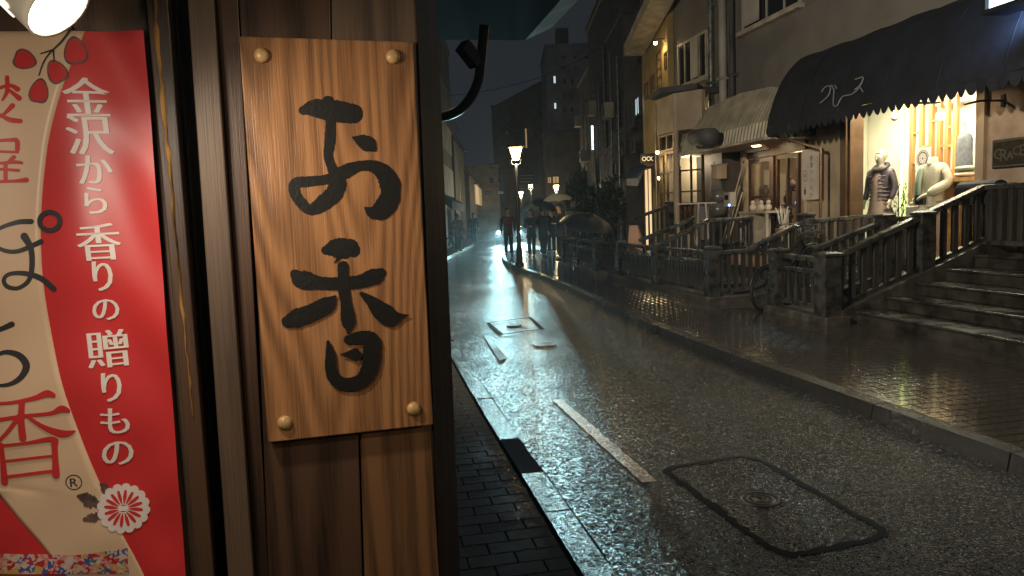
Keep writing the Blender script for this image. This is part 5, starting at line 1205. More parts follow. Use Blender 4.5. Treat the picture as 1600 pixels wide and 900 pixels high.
# white vertical board with lettering
FB_ = STREET(8.22); a0 = FB_.px(1281, 275)[0]; a1 = FB_.px(1253, 275)[0]; z0 = FB_.px(1268, 312)[1]; z1 = FB_.px(1268, 232)[1]
vb = thing('shop_signboard', 'tall white board with vertical black lettering lit beside the cafe', 'sign', FB_.pt((a0 + a1) / 2, z0))
MB().fbox(FB_, a0, a1, z0, z1, -.04, 0).build('board', M['paper'], vb, bev=.006); tm = MB(); am = (a0 + a1) / 2
for i, ch in enumerate('金澤アンモナイト'): add_text(tm, ch, .105, FB_.pt(am - .02, z1 - .17 - i * .138, .002), -UU, ZZ, -VV)
for i in range(12): add_text(tm, '香茶器和紙花結び工芸品々'[i], .03, FB_.pt(a0 + .07, z1 - .2 - i * .055, .002), -UU, ZZ, -VV)
for i in range(2): add_text(tm, '茶花'[i], .08, FB_.pt(a1 - .10, (z0 + z1) / 2 - .02 - i * .25, .002), -UU, ZZ, -VV)
c = []
n_ = 24; cc_ = (a1 - .10, (z0 + z1) / 2 - .02)
tm.add([FB_.pt(cc_[0] + math.cos(2 * math.pi * k / n_) * r_, cc_[1] + math.sin(2 * math.pi * k / n_) * r_ * 1.5, .002) for r_ in (.062, .07) for k in range(n_)], [(k, (k + 1) % n_, n_ + (k + 1) % n_, n_ + k) for k in range(n_)])
tm.add([FB_.pt(a1 - .13, z0 + .1, .002), FB_.pt(a1 - .07, z0 + .1, .002), FB_.pt(a1 - .07, z0 + .2, .002), FB_.pt(a1 - .13, z0 + .2, .002)], [(0, 1, 2, 3)])
tm.build('lettering', M['text'], vb, fix=False)
# downpipe elbow
q = [STREET(7.5).P(1214, 213), STREET(7.6).P(1232, 218), STREET(8.0).P(1282, 233)]; q.append(q[-1] - ZZ * .1); q.append(Vector((q[-1].x, q[-1].y, .55)))
dp2 = thing('downpipe', 'dark thin downpipe bent beside the white lettered board', 'pipe', tuple(q[-1])); MB().tube(q, .028, 8).build('pipe', M['bronze'], dp2)
# leaning poles, meter, gas bottles, table with pots
FP = STREET(7.75); 
for i, (x0, y0, x1, y1) in enumerate([(1129, 378, 1161, 255), (1133, 378, 1156, 290), (1140, 370, 1160, 300), (1110, 300, 1118, 232)]):
    p0 = FP.P(x0, y0); p0.z = max(p0.z, .5); p1 = FP.P(x1, y1, -.3)
    o = thing('pole', ['long pale pole leaning across the cafe forecourt', 'shorter pole leaning left of the longest one', 'shortest pale pole leaning by the blue lamp', 'upright thin pole near the dark doorway'][i], 'pole', tuple(p0), None); MB().tube([p0, p1], .016, 6).build('shaft', M['fascia'], o); MB().tube([p1, p1 + (p1 - p0).normalized() * .04], .02, 6).build('cap', M['blackmetal'], o)
a, z = FP.px(1139, 312); mt = thing('meter_box', 'pale meter box on the dark wall under the canopy', 'box', FP.pt(a, z)); MB().fbox(FP, a - .14, a + .14, z - .16, z + .16, -.1, .06).build('case', M['pale'], mt, bev=.015); MB().fbox(FP, a - .08, a + .08, z + .0, z + .1, .061, .065).build('dial', M['darkglass'], mt); MB().tube([FP.pt(a, z - .16), FP.pt(a, .5)], .02, 6).build('pipe', M['greymetal'], mt)
for i, (x, y) in enumerate([(1117, 268), (1116, 305), (1116, 325)]):
    a, z = FP.px(x, y); o = thing('crate', ['pale box stacked highest in the dark corner', 'dark barrel in the middle of the stack in the dark corner', 'dark barrel at the bottom of the stack in the dark corner'][i], 'box', FP.pt(a, z - .15)); c = FP.pt(a, z - .17, -.1)
    if i: MB().lathe(c, [(0, 0), (.16, 0), (.19, .1), (.19, .2), (.16, .3), (0, .3)], 16).build('barrel', M['midwall'], o); MB().lathe(c, [(.192, .12), (.196, .14), (.192, .16)], 16).build('hoop', M['greymetal'], o)
    else: MB().fbox(FP, a - .14, a + .14, z - .17, z + .13, -.22, .02).build('case', M['beige'], o, bev=.01); MB().fbox(FP, a - .15, a + .15, z + .131, z + .16, -.23, .03).build('lid', M['fascia'], o)
FT = STREET(7.4); a0 = FT.px(1204, 335)[0]; a1 = FT.px(1161, 335)[0]
tb2 = thing('display_table', 'small pale table carrying figurines outside the cafe', 'table', FT.pt((a0 + a1) / 2, .5)); zt2 = FT.px(1180, 330)[1]
MB().fbox(FT, a0, a1, zt2 - .04, zt2, -.4, .1).build('top', M['fascia'], tb2)
for a in (a0 + .04, a1 - .04):
    for d_ in (-.36, .06): MB().fbox(FT, a - .025, a + .025, .5, zt2 - .041, d_ - .025, d_ + .025).build('leg', M['fascia'], tb2)
MB().fbox(FT, a0 + .5, a1 - .1, .85, zt2 - .05, -.3, .05).build('drawer', M['fascia'], tb2)
for i, x in enumerate([1169, 1182, 1193]):
    a = FT.px(x, 322)[0]; c = FT.pt(a, zt2, -.1); o = thing('figurine', ['leftmost pale figurine on the forecourt table', 'middle pale figurine on the forecourt table', 'rightmost pale figurine on the forecourt table'][i], 'figurine', tuple(c)); MB().sphere(c + ZZ * .07, .07, 10, (1, .8, 1)).build('body', M['pinkwall'], o); MB().sphere(c + ZZ * .165, .045, 10).build('head', M['paper'], o); MB().sphere(c + ZZ * .2, .02, 8).build('hat', M['redthing'], o)
a, z = FP.px(1153, 320); o = MB().sphere(FP.pt(a, z, .2), .022, 8).build('blue_light', M['bluelamp']); tag(o, 'tiny blue light shining by the leaning poles', 'light')
FQ = STREET(7.2)
pt = leafy('coral_plant', 'white branching coral-like plant in a pot before the cafe door', 'plant', FQ.P(1222, 345) - ZZ * .35, .62, .2, .2, 0, 'leaf', seed=3, stems=14, potm='pot', stemm='paper')
for i, (x, y, h) in enumerate([(1275, 400, .5), (1245, 372, .35), (1192, 372, .4), (1150, 382, .4), (1172, 376, .35)]):
    p = STREET(6.9 if i else 7.9).P(x, y); p.z = .5; leafy('potted_plant', ['leafy potted plant by the ramp under the downpipe', 'low potted plant right of the pale table', 'low leafy plant at the middle of the forecourt', 'leafy plant nearest the leaning poles', 'small plant before the pale table'][i], 'plant', p, h + .1, .22, .2, 90, 'leaf', .05, .12, 'plants on the cafe forecourt', seed=20 + i, potm='pot')

# ---- two-storey corner bay with french windows
C0 = F(17.5, 7.2); C1 = Vector((3.93, 17.6, 0)); C2 = Vector((4.46, 17.08, 0)); C0.z = 0
bay = thing('corner_bay', 'beige bay with lit french windows at the corner beyond the cafe', 'building', tuple(C1))
fA = Frame(C1, (C0 - C1), -VV); fB = Frame(C1, (C2 - C1), (C2 - C1).cross(ZZ).normalized())
if fB.n.dot(CAM - C1) < 0: fB.n = -fB.n
LA = (C0 - C1).length; LB = (C2 - C1).length; zc = 4.28; zf = 3.42
for f, L_ in ((fA, LA), (fB, LB)):
    MB().fbox(f, .002, L_, zf, zc, -.15, 0).build('upper_panel', M['beige'], bay)
    MB().fbox(f, .002, L_, 0, 1.0, -.15, 0).build('base_panel', M['beige'], bay)
MB().tube([C1 + ZZ * .0 - fA.n * .05, C1 + ZZ * zc - fA.n * .05], .07, 10).build('corner_post', M['beige'], bay)
cap = MB(); e = fA.n * .25 + fB.n * .15
cap.prism([C0 + ZZ * zc + fA.n * .2, C1 + ZZ * zc + e, C2 + ZZ * zc + fB.n * .2, F(16.3, 7.85, zc), F(16.3, 8.34, zc), F(17.5, 8.34, zc)], ZZ, .12); cap.build('ledge', M['darkwall'], bay)
window(bay, fB, .07, LB - .01, 1.02, 2.98, -.10, 'glass', 'bronze', .05, mull=(.5,), trans=(.25, .5, .75)); window(bay, fB, .07, LB - .01, 3.0, 3.41, -.10, 'glass', 'bronze', .05)
for k in range(1):
    u0 = .12; window(bay, fA, u0, u0 + .85, 1.02, 2.98, -.10, 'glass', 'bronze', .05, mull=(.5,), trans=(.25, .5, .75)); window(bay, fA, u0, u0 + .85, 3.0, 3.41, -.10, 'darkglass', 'bronze', .05, mull=(.5,))
MB().prism([F(17.5, 8.2, .9), F(17.0, 8.3, .9), Vector((C2.x, C2.y, .9)) + VV * .9 - UU * .0, Vector((C2.x, C2.y, 0.9)) + VV * .85 + UU * .1], ZZ, 2.6).build('inner_wall', M['pinkwall'], bay)
iw = MB(); iw.fbox(Frame(C2 + VV * .75 + UU * .5, -fB.n.cross(ZZ), fB.n), -1.5, 1.2, 1.0, 1.75, .0, .06); iw.build('wainscot', M['wains'], bay)
MB().fbox(Frame(C2 + VV * .75 + UU * .5, -fB.n.cross(ZZ), fB.n), -1.5, 1.2, 1.751, 3.5, -.06, .03).build('inner_wall', M['pinkwall'], bay)
pointlight('bay_interior_light', C1 + VV * .40 + UU * .12 + ZZ * 2.7, 34, (1, .78, .52), .12)
# wall between bay and canopy with its lamp
a, z = FW.px(1082, 167); c = STREET(8.2).P(1082, 167)
def walllamp(c, n_, label, e, r=.05, m_='bulbwarm', grp='small wall lamps'):
    t = thing('wall_lamp', label, 'lamp', tuple(c), grp); MB().sphere(c, r, 12).build('bulb', M[m_], t); MB().tube([c - n_ * .0 + ZZ * r * .9, c + ZZ * (r + .05), c - n_ * .25 + ZZ * (r + .05)], .012, 6).build('arm', M['blackmetal'], t); MB().lathe(c + ZZ * r * .5, [(r * .9, 0), (r * 1.1, .01), (r * .3, .05)], 12).build('cap', M['blackmetal'], t)
    if e: spot('wall_lamp_light', c + n_ * .08 - ZZ * r * 1.05, c - ZZ * 2 - n_ * .6, e, (1, .72, .36), 165, .6, .03)
    return t
walllamp(STREET(8.12).P(1082, 167), -VV, 'bright wall lamp above the corrugated canopy corner', 14)
MB_ = MB(); mb_ = thing('awning_box', 'rounded brown canopy box over the french window corner', 'awning', fB.pt(.6, 3.2))
q = []
cA = STREET(7.05).P(1085, 215); cB = STREET(6.9).P(1132, 212)
for k in range(9): an_ = math.pi * k / 8; q.append(cA + VV * math.cos(an_) * .22 + ZZ * (math.sin(an_) * .22 - .05))
MB_.lathe(cA, [(0, 0), (.15, .0), (.17, .03), (.17, .45), (.175, .46), (.175, 1.0), (0, 1.02)], 20, (cB - cA)); MB_.build('hood', M['midwall'], mb_)

# ---- yellow building and the darker row beyond, along X = 4.3 .. 
def XF(X, Y0): return Frame((X, Y0, 0), (0, 1, 0), (-1, 0, 0))
FY = XF(4.4, 20.6)
yb = thing('ochre_building', 'ochre plastered building with slim lit windows and a pale eave', 'building', (4.32, 23, 0))
ye = FY.px(1004, 150)[0]
MB().fbox(FY, -.3, ye, 0, 9.2, -4, 0).build('wall', M['stuccoyellow'], yb)
for x0, y0, x1, y1, p in [(1027, 80, 1034, 148, 'litwarm'), (1021, 115, 1024, 140, 'litwarm'), (1017, 120, 1019.5, 146, 'dimwarm'), (1039, 82, 1042, 108, 'litwarm'), (1008, 130, 1013, 155, 'darkglass')]:
    a0, a1, z0, z1 = FY.rect(x0, y0, x1, y1); window(yb, FY, a0, max(a1, a0 + .25), z0, z1, -.03, p, 'bronze', .035, trans=(.2, .4, .6, .8) if y1 - y0 > 40 else (.5,))
for lx, ly, lab, e in [(1024, 67, 'high bright lamp on the ochre wall', 30), (1027, 238, 'lamp lighting the ochre wall above the optician door', 18), (1030, 278, 'lowest lamp in the ochre doorway', 3)]:
    walllamp(XF(4.15, 21.2).P(lx, ly), Vector((-1, 0, 0)), lab, e)
for x0 in (1027, 1037): a = FY.px(x0, 190)[0]; MB().tube([FY.pt(a, .5, .06), FY.pt(a, FY.px(x0, 165 if x0 == 1027 else 125)[1], .06)], .035, 8).build('downpipe', M['brassline'], yb)
a = FY.px(1006, 300)[0]; 
a0, a1, z0, z1 = FY.rect(1008, 262, 1020, 330); window(yb, FY, a0, a1, .2, z1, -.02, 'litwarm', 'bronze', .05, mull=(.5,))
# roof eave board
ev2 = thing('roof_eave', 'long pale sloping eave board high above the ochre wall', 'roof', (3.7, 23, 6.6))
fE = XF(3.72, 21.2); aN = fE.px(1034, -12)[0]; aF = fE.px(975, 106)[0]
MB().hexa([fE.pt(aN - .3, 7.0, 0), fE.pt(aF, 6.35, 0), fE.pt(aF, 6.35, -.62), fE.pt(aN - .3, 7.0, -.62), fE.pt(aN - .3, 7.32, 0), fE.pt(aF, 6.67, 0), fE.pt(aF, 6.75, -.62), fE.pt(aN - .3, 7.4, -.62)]).build('fascia_board', M['fascia'], ev2)
MB().hexa([fE.pt(aN - .3, 7.325, .03), fE.pt(aF, 6.68, .03), fE.pt(aF, 6.9, -.62), fE.pt(aN - .3, 7.55, -.62), fE.pt(aN - .3, 7.36, .03), fE.pt(aF, 6.72, .03), fE.pt(aF, 6.95, -.62), fE.pt(aN - .3, 7.6, -.62)]).build('roof_edge', M['tileroof'], ev2)
# optician-like sign and navy awning
FO = XF(4.1, 21.2)
a0, a1, z0, z1 = FO.rect(1001, 240, 1023, 256)
so = thing('hanging_sign', 'black sign with a pair of glowing rings beside the navy awning', 'sign', FO.P(1012, 248)); pc = FO.P(1012, 248)
sg = Frame((pc.x, pc.y, 0), (1, 0, 0), (0, -1, 0)); wpx = pc.y / FPX
MB().fbox(sg, -11 * wpx, 11 * wpx, pc.z - 8 * wpx, pc.z + 8 * wpx, -.04, 0).build('board', M['blackmetal'], so)
rgm = MB()
for cx_ in (-5.5, 1.5, 8): 
    n_ = 18; seg = range(n_) if cx_ < 8 else range(5, 14)
    V_ = [sg.pt((cx_ + math.cos(2 * math.pi * k / n_) * r_) * wpx, pc.z + math.sin(2 * math.pi * k / n_) * r_ * wpx, .005) for r_ in (2.3, 3.4) for k in range(n_)]
    rgm.add(V_, [(k, (k + 1) % n_, n_ + (k + 1) % n_, n_ + k) for k in seg])
rgm.build('rings', M['litwarm'], so)
na = thing('awning', 'small navy canvas awning with a pale striped underside', 'awning', FO.P(993, 270)); 
FN_ = XF(4.2, 21.2); p1 = FN_.P(1010, 258); p2 = FN_.P(985, 262); q1 = XF(3.45, 21.2).P(996, 279); q2 = XF(3.45, 21.2).P(979, 279)
MB().add([p1, p2, q2, q1, p1 + ZZ * -.05, p2 - ZZ * .05, q2 - ZZ * .2, q1 - ZZ * .2], [(0, 1, 2, 3), (3, 2, 6, 7), (4, 5, 6, 7), (0, 3, 7, 4), (1, 2, 6, 5), (0, 1, 5, 4)]).build('canvas', M['canopyblue'], na)

def building(name, label, X0, X1, Y0, Y1, H, m_, wins=(), face='X0', roof=None, cat='building'):
    """wins: pixel rects with a pane material; face: which wall they sit in"""
    t = thing(name, label, cat, (X0, Y0, 0)); 
    MB().box(X0, X1, Y0, Y1, 0, H).build('wall', M[m_], t)
    MB().box(X0 - .1, X1 + .1, Y0 - .1, Y1 + .1, H + .001, H + .25).build('parapet', M[roof or m_], t)
    fr = {'X0': XF(X0, Y0), 'X1': Frame((X1, Y0, 0), (0, 1, 0), (1, 0, 0)), 'Y0': Frame((X0, Y0, 0), (1, 0, 0), (0, -1, 0))}
    for w_ in wins:
        fc = w_[5] if len(w_) > 5 else face; f = fr[fc]; a0, a1, z0, z1 = f.rect(*w_[:4]); 
        window(t, f, a0, a1, z0, z1, .001, w_[4], 'darkwall', .06, mull=(.5,) if (w_[2] - w_[0]) > 6 else ())
    return t
building('dark_house', 'dark tall narrow house beyond the ochre building with a thin lit window', 4.3, 9, 27.2, 31.5, 8.6, 'darkwall', [(985, 158, 991, 200, 'darkglass'), (988, 215, 993, 240, 'darkglass'), (994, 150, 1001, 182, 'litcool')])
building('dark_house', 'dark house with the vertical rooftop sign frame', 4.25, 9, 32, 38, 10.5, 'darkwall', [(958, 178, 968, 205, 'darkglass'), (970, 220, 978, 245, 'darkglass'), (960, 250, 970, 275, 'darkglass')])
building('grey_house', 'grey shopfront house right of the glowing vertical sign', 4.5, 9, 38.5, 46, 9.2, 'midwall', [(935, 196, 944, 225, 'litcool'), (934, 150, 944, 180, 'darkglass')])
def vsign(label, X, x0, y0, x1, y1, Y, m_, frame=True, th_=.25):
    f = Frame((0, Y, 0), (1, 0, 0), (0, -1, 0)); a0, a1, z0, z1 = f.rect(x0, y0, x1, y1)
    t = thing('vertical_sign', label, 'sign', f.pt(a0, z0)); MB().fbox(f, a0, a1, z0, z1, -th_, -.02).build('case', M['greymetal'], t); MB().fbox(f, a0 + .04, a1 - .04, z0 + .04, z1 - .04, -.019, .0).build('face', M[m_], t)
    MB().fbox(f, a1 + .001, a1 + .5, z1 - .3, z1 - .22, -.2, -.1).build('bracket', M['blackmetal'], t); return t, f, (a0, a1, z0, z1)
for i, (X, Y, z) in enumerate([(4.2, 29, 5.2), (4.15, 34, 6.0), (4.4, 41, 4.4), (4.4, 43.5, 6.6)]):
    ac = thing('air_conditioner', ['air conditioner box on the dark narrow house wall', 'air conditioner box high on the dark house', 'air conditioner box low on the grey shopfront house', 'air conditioner box high on the grey shopfront house'][i], 'air conditioner', (X - .3, Y, z))
    MB().box(X - .38, X - .02, Y, Y + .8, z, z + .6).build('case', M['pale'], ac, bev=.02); MB().lathe(Vector((X - .385, Y + .35, z + .3)), [(.22, 0), (.2, .012), (.05, .012), (0, .01)], 16, Vector((-1, 0, 0))).build('grille', M['blackmetal'], ac)
for i in range(9):
    Y = 27.5 + i * 1.9; X = 4.12 if Y < 38.3 else 4.4
    o = MB().tube([(X, Y, .1), (X, Y, 7.2 + (i % 3) * .6)], .045, 6).build('wall_pipe', M['greymetal']); tag(o, 'thin grey pipe running up the dark far facades', 'pipe', 'pipes on the dark far facades')
t, f, (a0, a1, z0, z1) = vsign('glowing white vertical sign on the far right side of the street', 0, 923, 195, 932, 235, 36.5, 'coolsign')
tm = MB()
for i, ch in enumerate('酒場'): add_text(tm, ch, .22, f.pt((a0 + a1) / 2, z0 + .42 - i * .24, .004), Vector((1, 0, 0)), ZZ, Vector((0, -1, 0)))
tm.build('lettering', M['greyblue'], t, fix=False)
vsign('slender cold tube sign glowing on the dark house', 0, 987.5, 158, 990.5, 183, 26.8, 'coolsign')
t, f, (a0, a1, z0, z1) = vsign('unlit vertical sign with faint symbols on the dark rooftop', 0, 965, 54, 976, 100, 33, 'midwall')
tm = MB()
for i in range(3): add_text(tm, 'C○c'[i], .25, f.pt((a0 + a1) / 2, z1 - .35 - i * .42, .004), Vector((1, 0, 0)), ZZ, Vector((0, -1, 0)))
tm.build('lettering', M['fascia'], t, fix=False)
# steel balcony frames
for i, (X, Y, lab) in enumerate([(3.9, 30, 'steel balcony frame on the dark narrow house'), (3.9, 35, 'steel balcony frame farther along the dark house')]):
    bl = thing('balcony', lab, 'balcony', (X, Y, 3)); 
    for k in range(9): MB().box(X, X + .03, Y - 1.6 + k * .4, Y - 1.57 + k * .4, 2.9, 4.0).build('bar', M['greymetal'], bl)
    MB().box(X - .02, X + .05, Y - 1.65, Y + 1.65, 4.001, 4.06).build('top_rail', M['greymetal'], bl); MB().box(X - .02, 4.24, Y - 1.65, Y + 1.65, 2.8, 2.899).build('deck', M['midwall'], bl)
    for k in (-1.6, 1.6): MB().box(X, X + .06, Y + k, Y + k + .06, 0.1, 2.799).build('post', M['greymetal'], bl)
# far tower, slab block, white house
building('tower_block', 'tall dim tower block with two small lit windows', 4.2, 9.5, 75, 85, 18.0, 'greyblue', [(864, 118, 869, 131, 'litcool', 'Y0'), (903, 147, 909, 158, 'litcool', 'Y0'), (865, 160, 870, 171, 'litcool', 'Y0')] + [(x, y, x + 5, y + 3.5, 'darkglass', 'Y0') for x in (878, 896, 914) for y in (88, 104)] + [(x, y, x + 4, y + 7, 'darkglass', 'Y0') for x in (880, 892, 914, 922) for y in (124, 147, 168)])
MB().box(5.4, 6.6, 76, 78, 18.26, 20).build('roof_tank', M['darkwall'], bpy.data.objects['tower_block'])
building('low_block', 'pale lower block below the tower with lit upper room', 3.6, 12, 72, 74.6, 9.2, 'midwall', [(855, 276, 862, 287, 'dimwarm', 'Y0'), (863, 275, 874, 287, 'dimwarm', 'Y0'), (855, 233, 858, 247, 'darkglass', 'Y0'), (861, 233, 864, 247, 'darkglass', 'Y0'), (867, 233, 870, 247, 'darkglass', 'Y0')])
t = building('slab_block', 'long dark building with a rising roofline behind the street lamps', -1.6, 4.6, 88, 96, 14.2, 'darkwall', [(820, 200, 824, 232, 'dimwarm', 'Y0'), (838, 170, 846, 182, 'darkglass', 'Y0'), (838, 200, 846, 212, 'darkglass', 'Y0')] + [(x, y, x + 7, y + 8, 'darkglass', 'Y0') for x in (790, 803, 828) for y in (182, 203, 224)])
MB().prism([(-1.6, 88, 14.26), (4.6, 88, 14.26), (4.6, 88, 17.2)], (0, 1, 0), 8).build('roof_slope', M['darkwall'], t)
t = building('white_house', 'pale tiled house with dark windows at the far left bend', -4.6, -.9, 74, 80, 6.4, 'pale', [(765, 255, 773, 263, 'darkglass', 'Y0'), (778, 276, 784, 284, 'darkglass', 'Y0'), (765, 278, 771, 286, 'darkglass', 'Y0'), (776, 298, 787, 304, 'darkglass', 'Y0'), (758, 298, 768, 304, 'darkglass', 'Y0')])
building('mid_house', 'mid grey house right of the pale tiled house', -.8, 1.6, 78, 84, 6.2, 'midwall', [(790, 290, 793, 300, 'darkglass', 'Y0'), (797, 290, 800, 300, 'darkglass', 'Y0')])
# dark wooded hill behind
hm = MB(); vs = []; 
for i in range(40):
    X = -60 + i * 3.4; 
    for j in range(6): vs.append(Vector((X + R.uniform(-1, 1), 120 + j * 14, max(0, (10 + 11 * math.sin(i * .22 + .4) + R.uniform(-.9, .9)) * (j / 5) ** .6 + 2))))
hm.add(vs, [(i * 6 + j, i * 6 + j + 1, i * 6 + 6 + j + 1, i * 6 + 6 + j) for i in range(39) for j in range(5)]); struct(hm.build('hill', M['hill']))

# ---- left side of the street
building('left_house', 'dark two-storey house with two pale shutters along the left kerb', -8, -3.1, 27, 42, 8.2, 'darkwall', [], face='X1')
lh = bpy.data.objects['left_house']; f = Frame((-3.1, 27, 0), (0, 1, 0), (1, 0, 0))
for x0, y0, x1, y1 in [(681, 190, 703, 232), (681, 258, 707, 304)]:
    a0, a1, z0, z1 = f.rect(x0, y0, x1, y1); MB().fbox(f, a0, a1, z0, z1, 0, .06).build('shutter', M['pale'], lh)
a = f.px(711, 200)[0]; MB().tube([f.pt(a, .2, .1), f.pt(a, 8, .1)], .05, 8).build('downpipe', M['greymetal'], lh)
building('left_house', 'lower dark house farther along the left kerb', -8, -3.0, 42.6, 52, 6.0, 'midwall', [], face='X1', roof='tileroof')
lh2 = [o for o in COL.objects if o.name.startswith('left_house')][-1]
building('left_house', 'low house with a glowing cream wall panel near the far bend', -8, -2.75, 53, 64, 4.6, 'midwall', [], face='X1', roof='tileroof')
f = Frame((-2.75, 53, 0), (0, 1, 0), (1, 0, 0)); 
gpnl = thing('lit_panel', 'glowing cream panel on the left side near the bend', 'panel', f.P(745, 330)); a0, a1, z0, z1 = f.rect(741, 293, 751, 320); MB().fbox(f, a0, a1, z0, z1, .05, .12).build('board', M['dimwarm'], gpnl); MB().fbox(f, a0 - .1, a1 + .1, z1 + .001, z1 + .12, .04, .3).build('hood', M['tileroof'], gpnl)
building('tall_house', 'narrow dark tower house behind the left shutters with one tiny lit window', -9, -3.6, 44, 50, 12.2, 'darkwall', [(725, 235, 729, 239, 'litcool', 'Y0')])
# gutter line along the left roofs, awning, blue door curtain
aw2 = thing('awning', 'dark drooping shop awning on the left side of the street', 'awning', (-2.9, 33, 2.6))
MB().add([(-3.08, 29, 2.75), (-3.08, 37, 2.75), (-2.2, 37, 2.25), (-2.2, 29, 2.25), (-3.08, 29, 2.7), (-3.08, 37, 2.7), (-2.2, 37, 1.9), (-2.2, 29, 1.9)], [(0, 1, 2, 3), (3, 2, 6, 7), (4, 5, 6, 7), (0, 3, 7, 4), (1, 2, 6, 5)]).build('canvas', M['awning'], aw2)
nc = thing('door_curtain', 'navy blue door curtain hanging on the left beyond the awning', 'curtain', (-2.7, 39, 2.1))
for k in range(4): MB().box(-2.72 + .02 * (k % 2), -2.69 + .02 * (k % 2), 38 + k * .6, 38.55 + k * .6, .35, 2.1).build('cloth_panel', M['canopyblue'], nc)
MB().tube([(-2.7, 37.9, 2.13), (-2.7, 40.5, 2.13)], .02, 6).build('rod', M['bronze'], nc)

# ================================================================ STREET LAMPS
def lantern_lamp(label, p, h=3.45, e=True, near=True):
    t = thing('street_lamp', label, 'street lamp', tuple(p), 'lantern street lamps'); O = Vector(p)
    MB().lathe(O, [(.14, 0), (.14, .06), (.10, .12), (.09, .5), (.065, .56), (.055, 1.1), (.048, h - .45)], 14).build('post', M['blackmetal'], t)
    for sx in (-1, 1): MB().tube([O + ZZ * (h - .50), O + Vector((sx * .13, 0, h - .44)), O + Vector((sx * .14, 0, h - .33)), O + Vector((sx * .09, 0, h - .28))], .012, 6).build('scroll_arm', M['blackmetal'], t)
    b_, t_ = .085, .185; z0, z1 = h - .34, h + .02
    def ringq(w, z): return [O + Vector((x * w, y * w, z)) for x, y in ((-1, -1), (1, -1), (1, 1), (-1, 1))]
    MB().add(ringq(b_, z0) + ringq(t_, z1), [(0, 1, 5, 4), (1, 2, 6, 5), (2, 3, 7, 6), (3, 0, 4, 7), (0, 3, 2, 1), (4, 5, 6, 7)]).build('lantern_glass', M['lantern'], t)
    fr_ = MB()
    A_ = ringq(b_ + .008, z0); B_ = ringq(t_ + .008, z1)
    for a, b in zip(A_, B_): fr_.bar(a, b, .014)
    for i in range(4): fr_.bar(A_[i], A_[(i + 1) % 4], .016); fr_.bar(B_[i], B_[(i + 1) % 4], .02)
    fr_.build('lantern_frame', M['blackmetal'], t)
    MB().add(ringq(t_ + .045, z1 + .012) + ringq(.05, z1 + .11) , [(0, 1, 5, 4), (1, 2, 6, 5), (2, 3, 7, 6), (3, 0, 4, 7), (0, 3, 2, 1), (4, 5, 6, 7)]).build('roof', M['blackmetal'], t)
    MB().lathe(O + ZZ * (z1 + .11), [(.03, 0), (.02, .03), (.026, .05), (0, .08)], 10).build('finial', M['blackmetal'], t)
    return t
l1 = gp_(810, 417); l1 = P(808, 300, 22.0); l1.z = PV
lantern_lamp('nearest lantern street lamp standing at the kerb before the people', l1)
for x, y, lab, Y in [(829, 292, 'second lantern street lamp just right of the nearest one', 44), (869, 297, 'lantern street lamp above the clear umbrella', 52), (814, 305, 'smallest and farthest lantern street lamp', 64)]:
    p = P(x, y, Y); p.z = PV; lantern_lamp(lab, p)
# lantern added behind the camera as gentle fill for near road and facades
for i, (s_, t_, z_) in enumerate([(-3.2, 4.5, 0)]):
    p = F(s_, t_, PV); lantern_lamp('added unseen fill lantern behind the viewer on the right pavement', p)
pointlight('added_rear_light', F(-3.2, 4.5, 3.3) + VV * -.45, 160, (1, .80, .55), .2)
q_ = F(5.6, -.55, 4.1); wl = thing('unseen_fill_lantern', 'added unseen fill lantern at the left that lights the street and right facade', 'lamp', tuple(q_))  # out-of-view lamp added to brighten the road and the right facade
MB().tube([q_ - VV * .5 + ZZ * .1, q_ + ZZ * .1], .02, 8).build('arm', M['blackmetal'], wl); MB().lathe(q_ + ZZ * .04, [(.18, 0), (.03, .1), (.02, .12)], 12).build('shade', M['blackmetal'], wl); MB().sphere(q_ - ZZ * .02, .07, 10).build('bulb', M['bulbwarm'], wl)
spot('unseen_fill_light', q_ - ZZ * .1 + VV * .1, F(9, 6.5, 3.9), 1900, (1, .88, .72), 170, .5, .12)
for x, y, Y in [(808, 300, 22.0), (829, 292, 44), (869, 297, 52), (814, 305, 64)]:
    p = P(x, y, Y); pointlight('lantern_light', (p.x, p.y - .14, 3.12), {22.0: 120, 44: 180, 52: 260, 64: 240}[Y], (1, .78, .46), .08)

# ---- hanging banner sign by the lamps
sgn = thing('street_sign', 'grey rectangular street banner sign behind the nearest lamp', 'sign', P(823, 281, 40)); f = Frame((0, 40, 0), (1, 0, 0), (0, -1, 0)); a0, a1, z0, z1 = f.rect(809, 271, 838, 289)
MB().fbox(f, a0, a1, z0, z1, -.06, 0).build('board', M['midwall'], sgn)
for k in range(3): MB().fbox(f, a0 + .1, a1 - .1 - .1 * k, z1 - .14 - k * .16, z1 - .09 - k * .16, .001, .008).build('print_line', M['fascia'], sgn)
MB().tube([f.pt(a0 - .05, 0, -.03), f.pt(a0 - .05, z1 + .2, -.03)], .05, 8).build('post', M['blackmetal'], sgn)

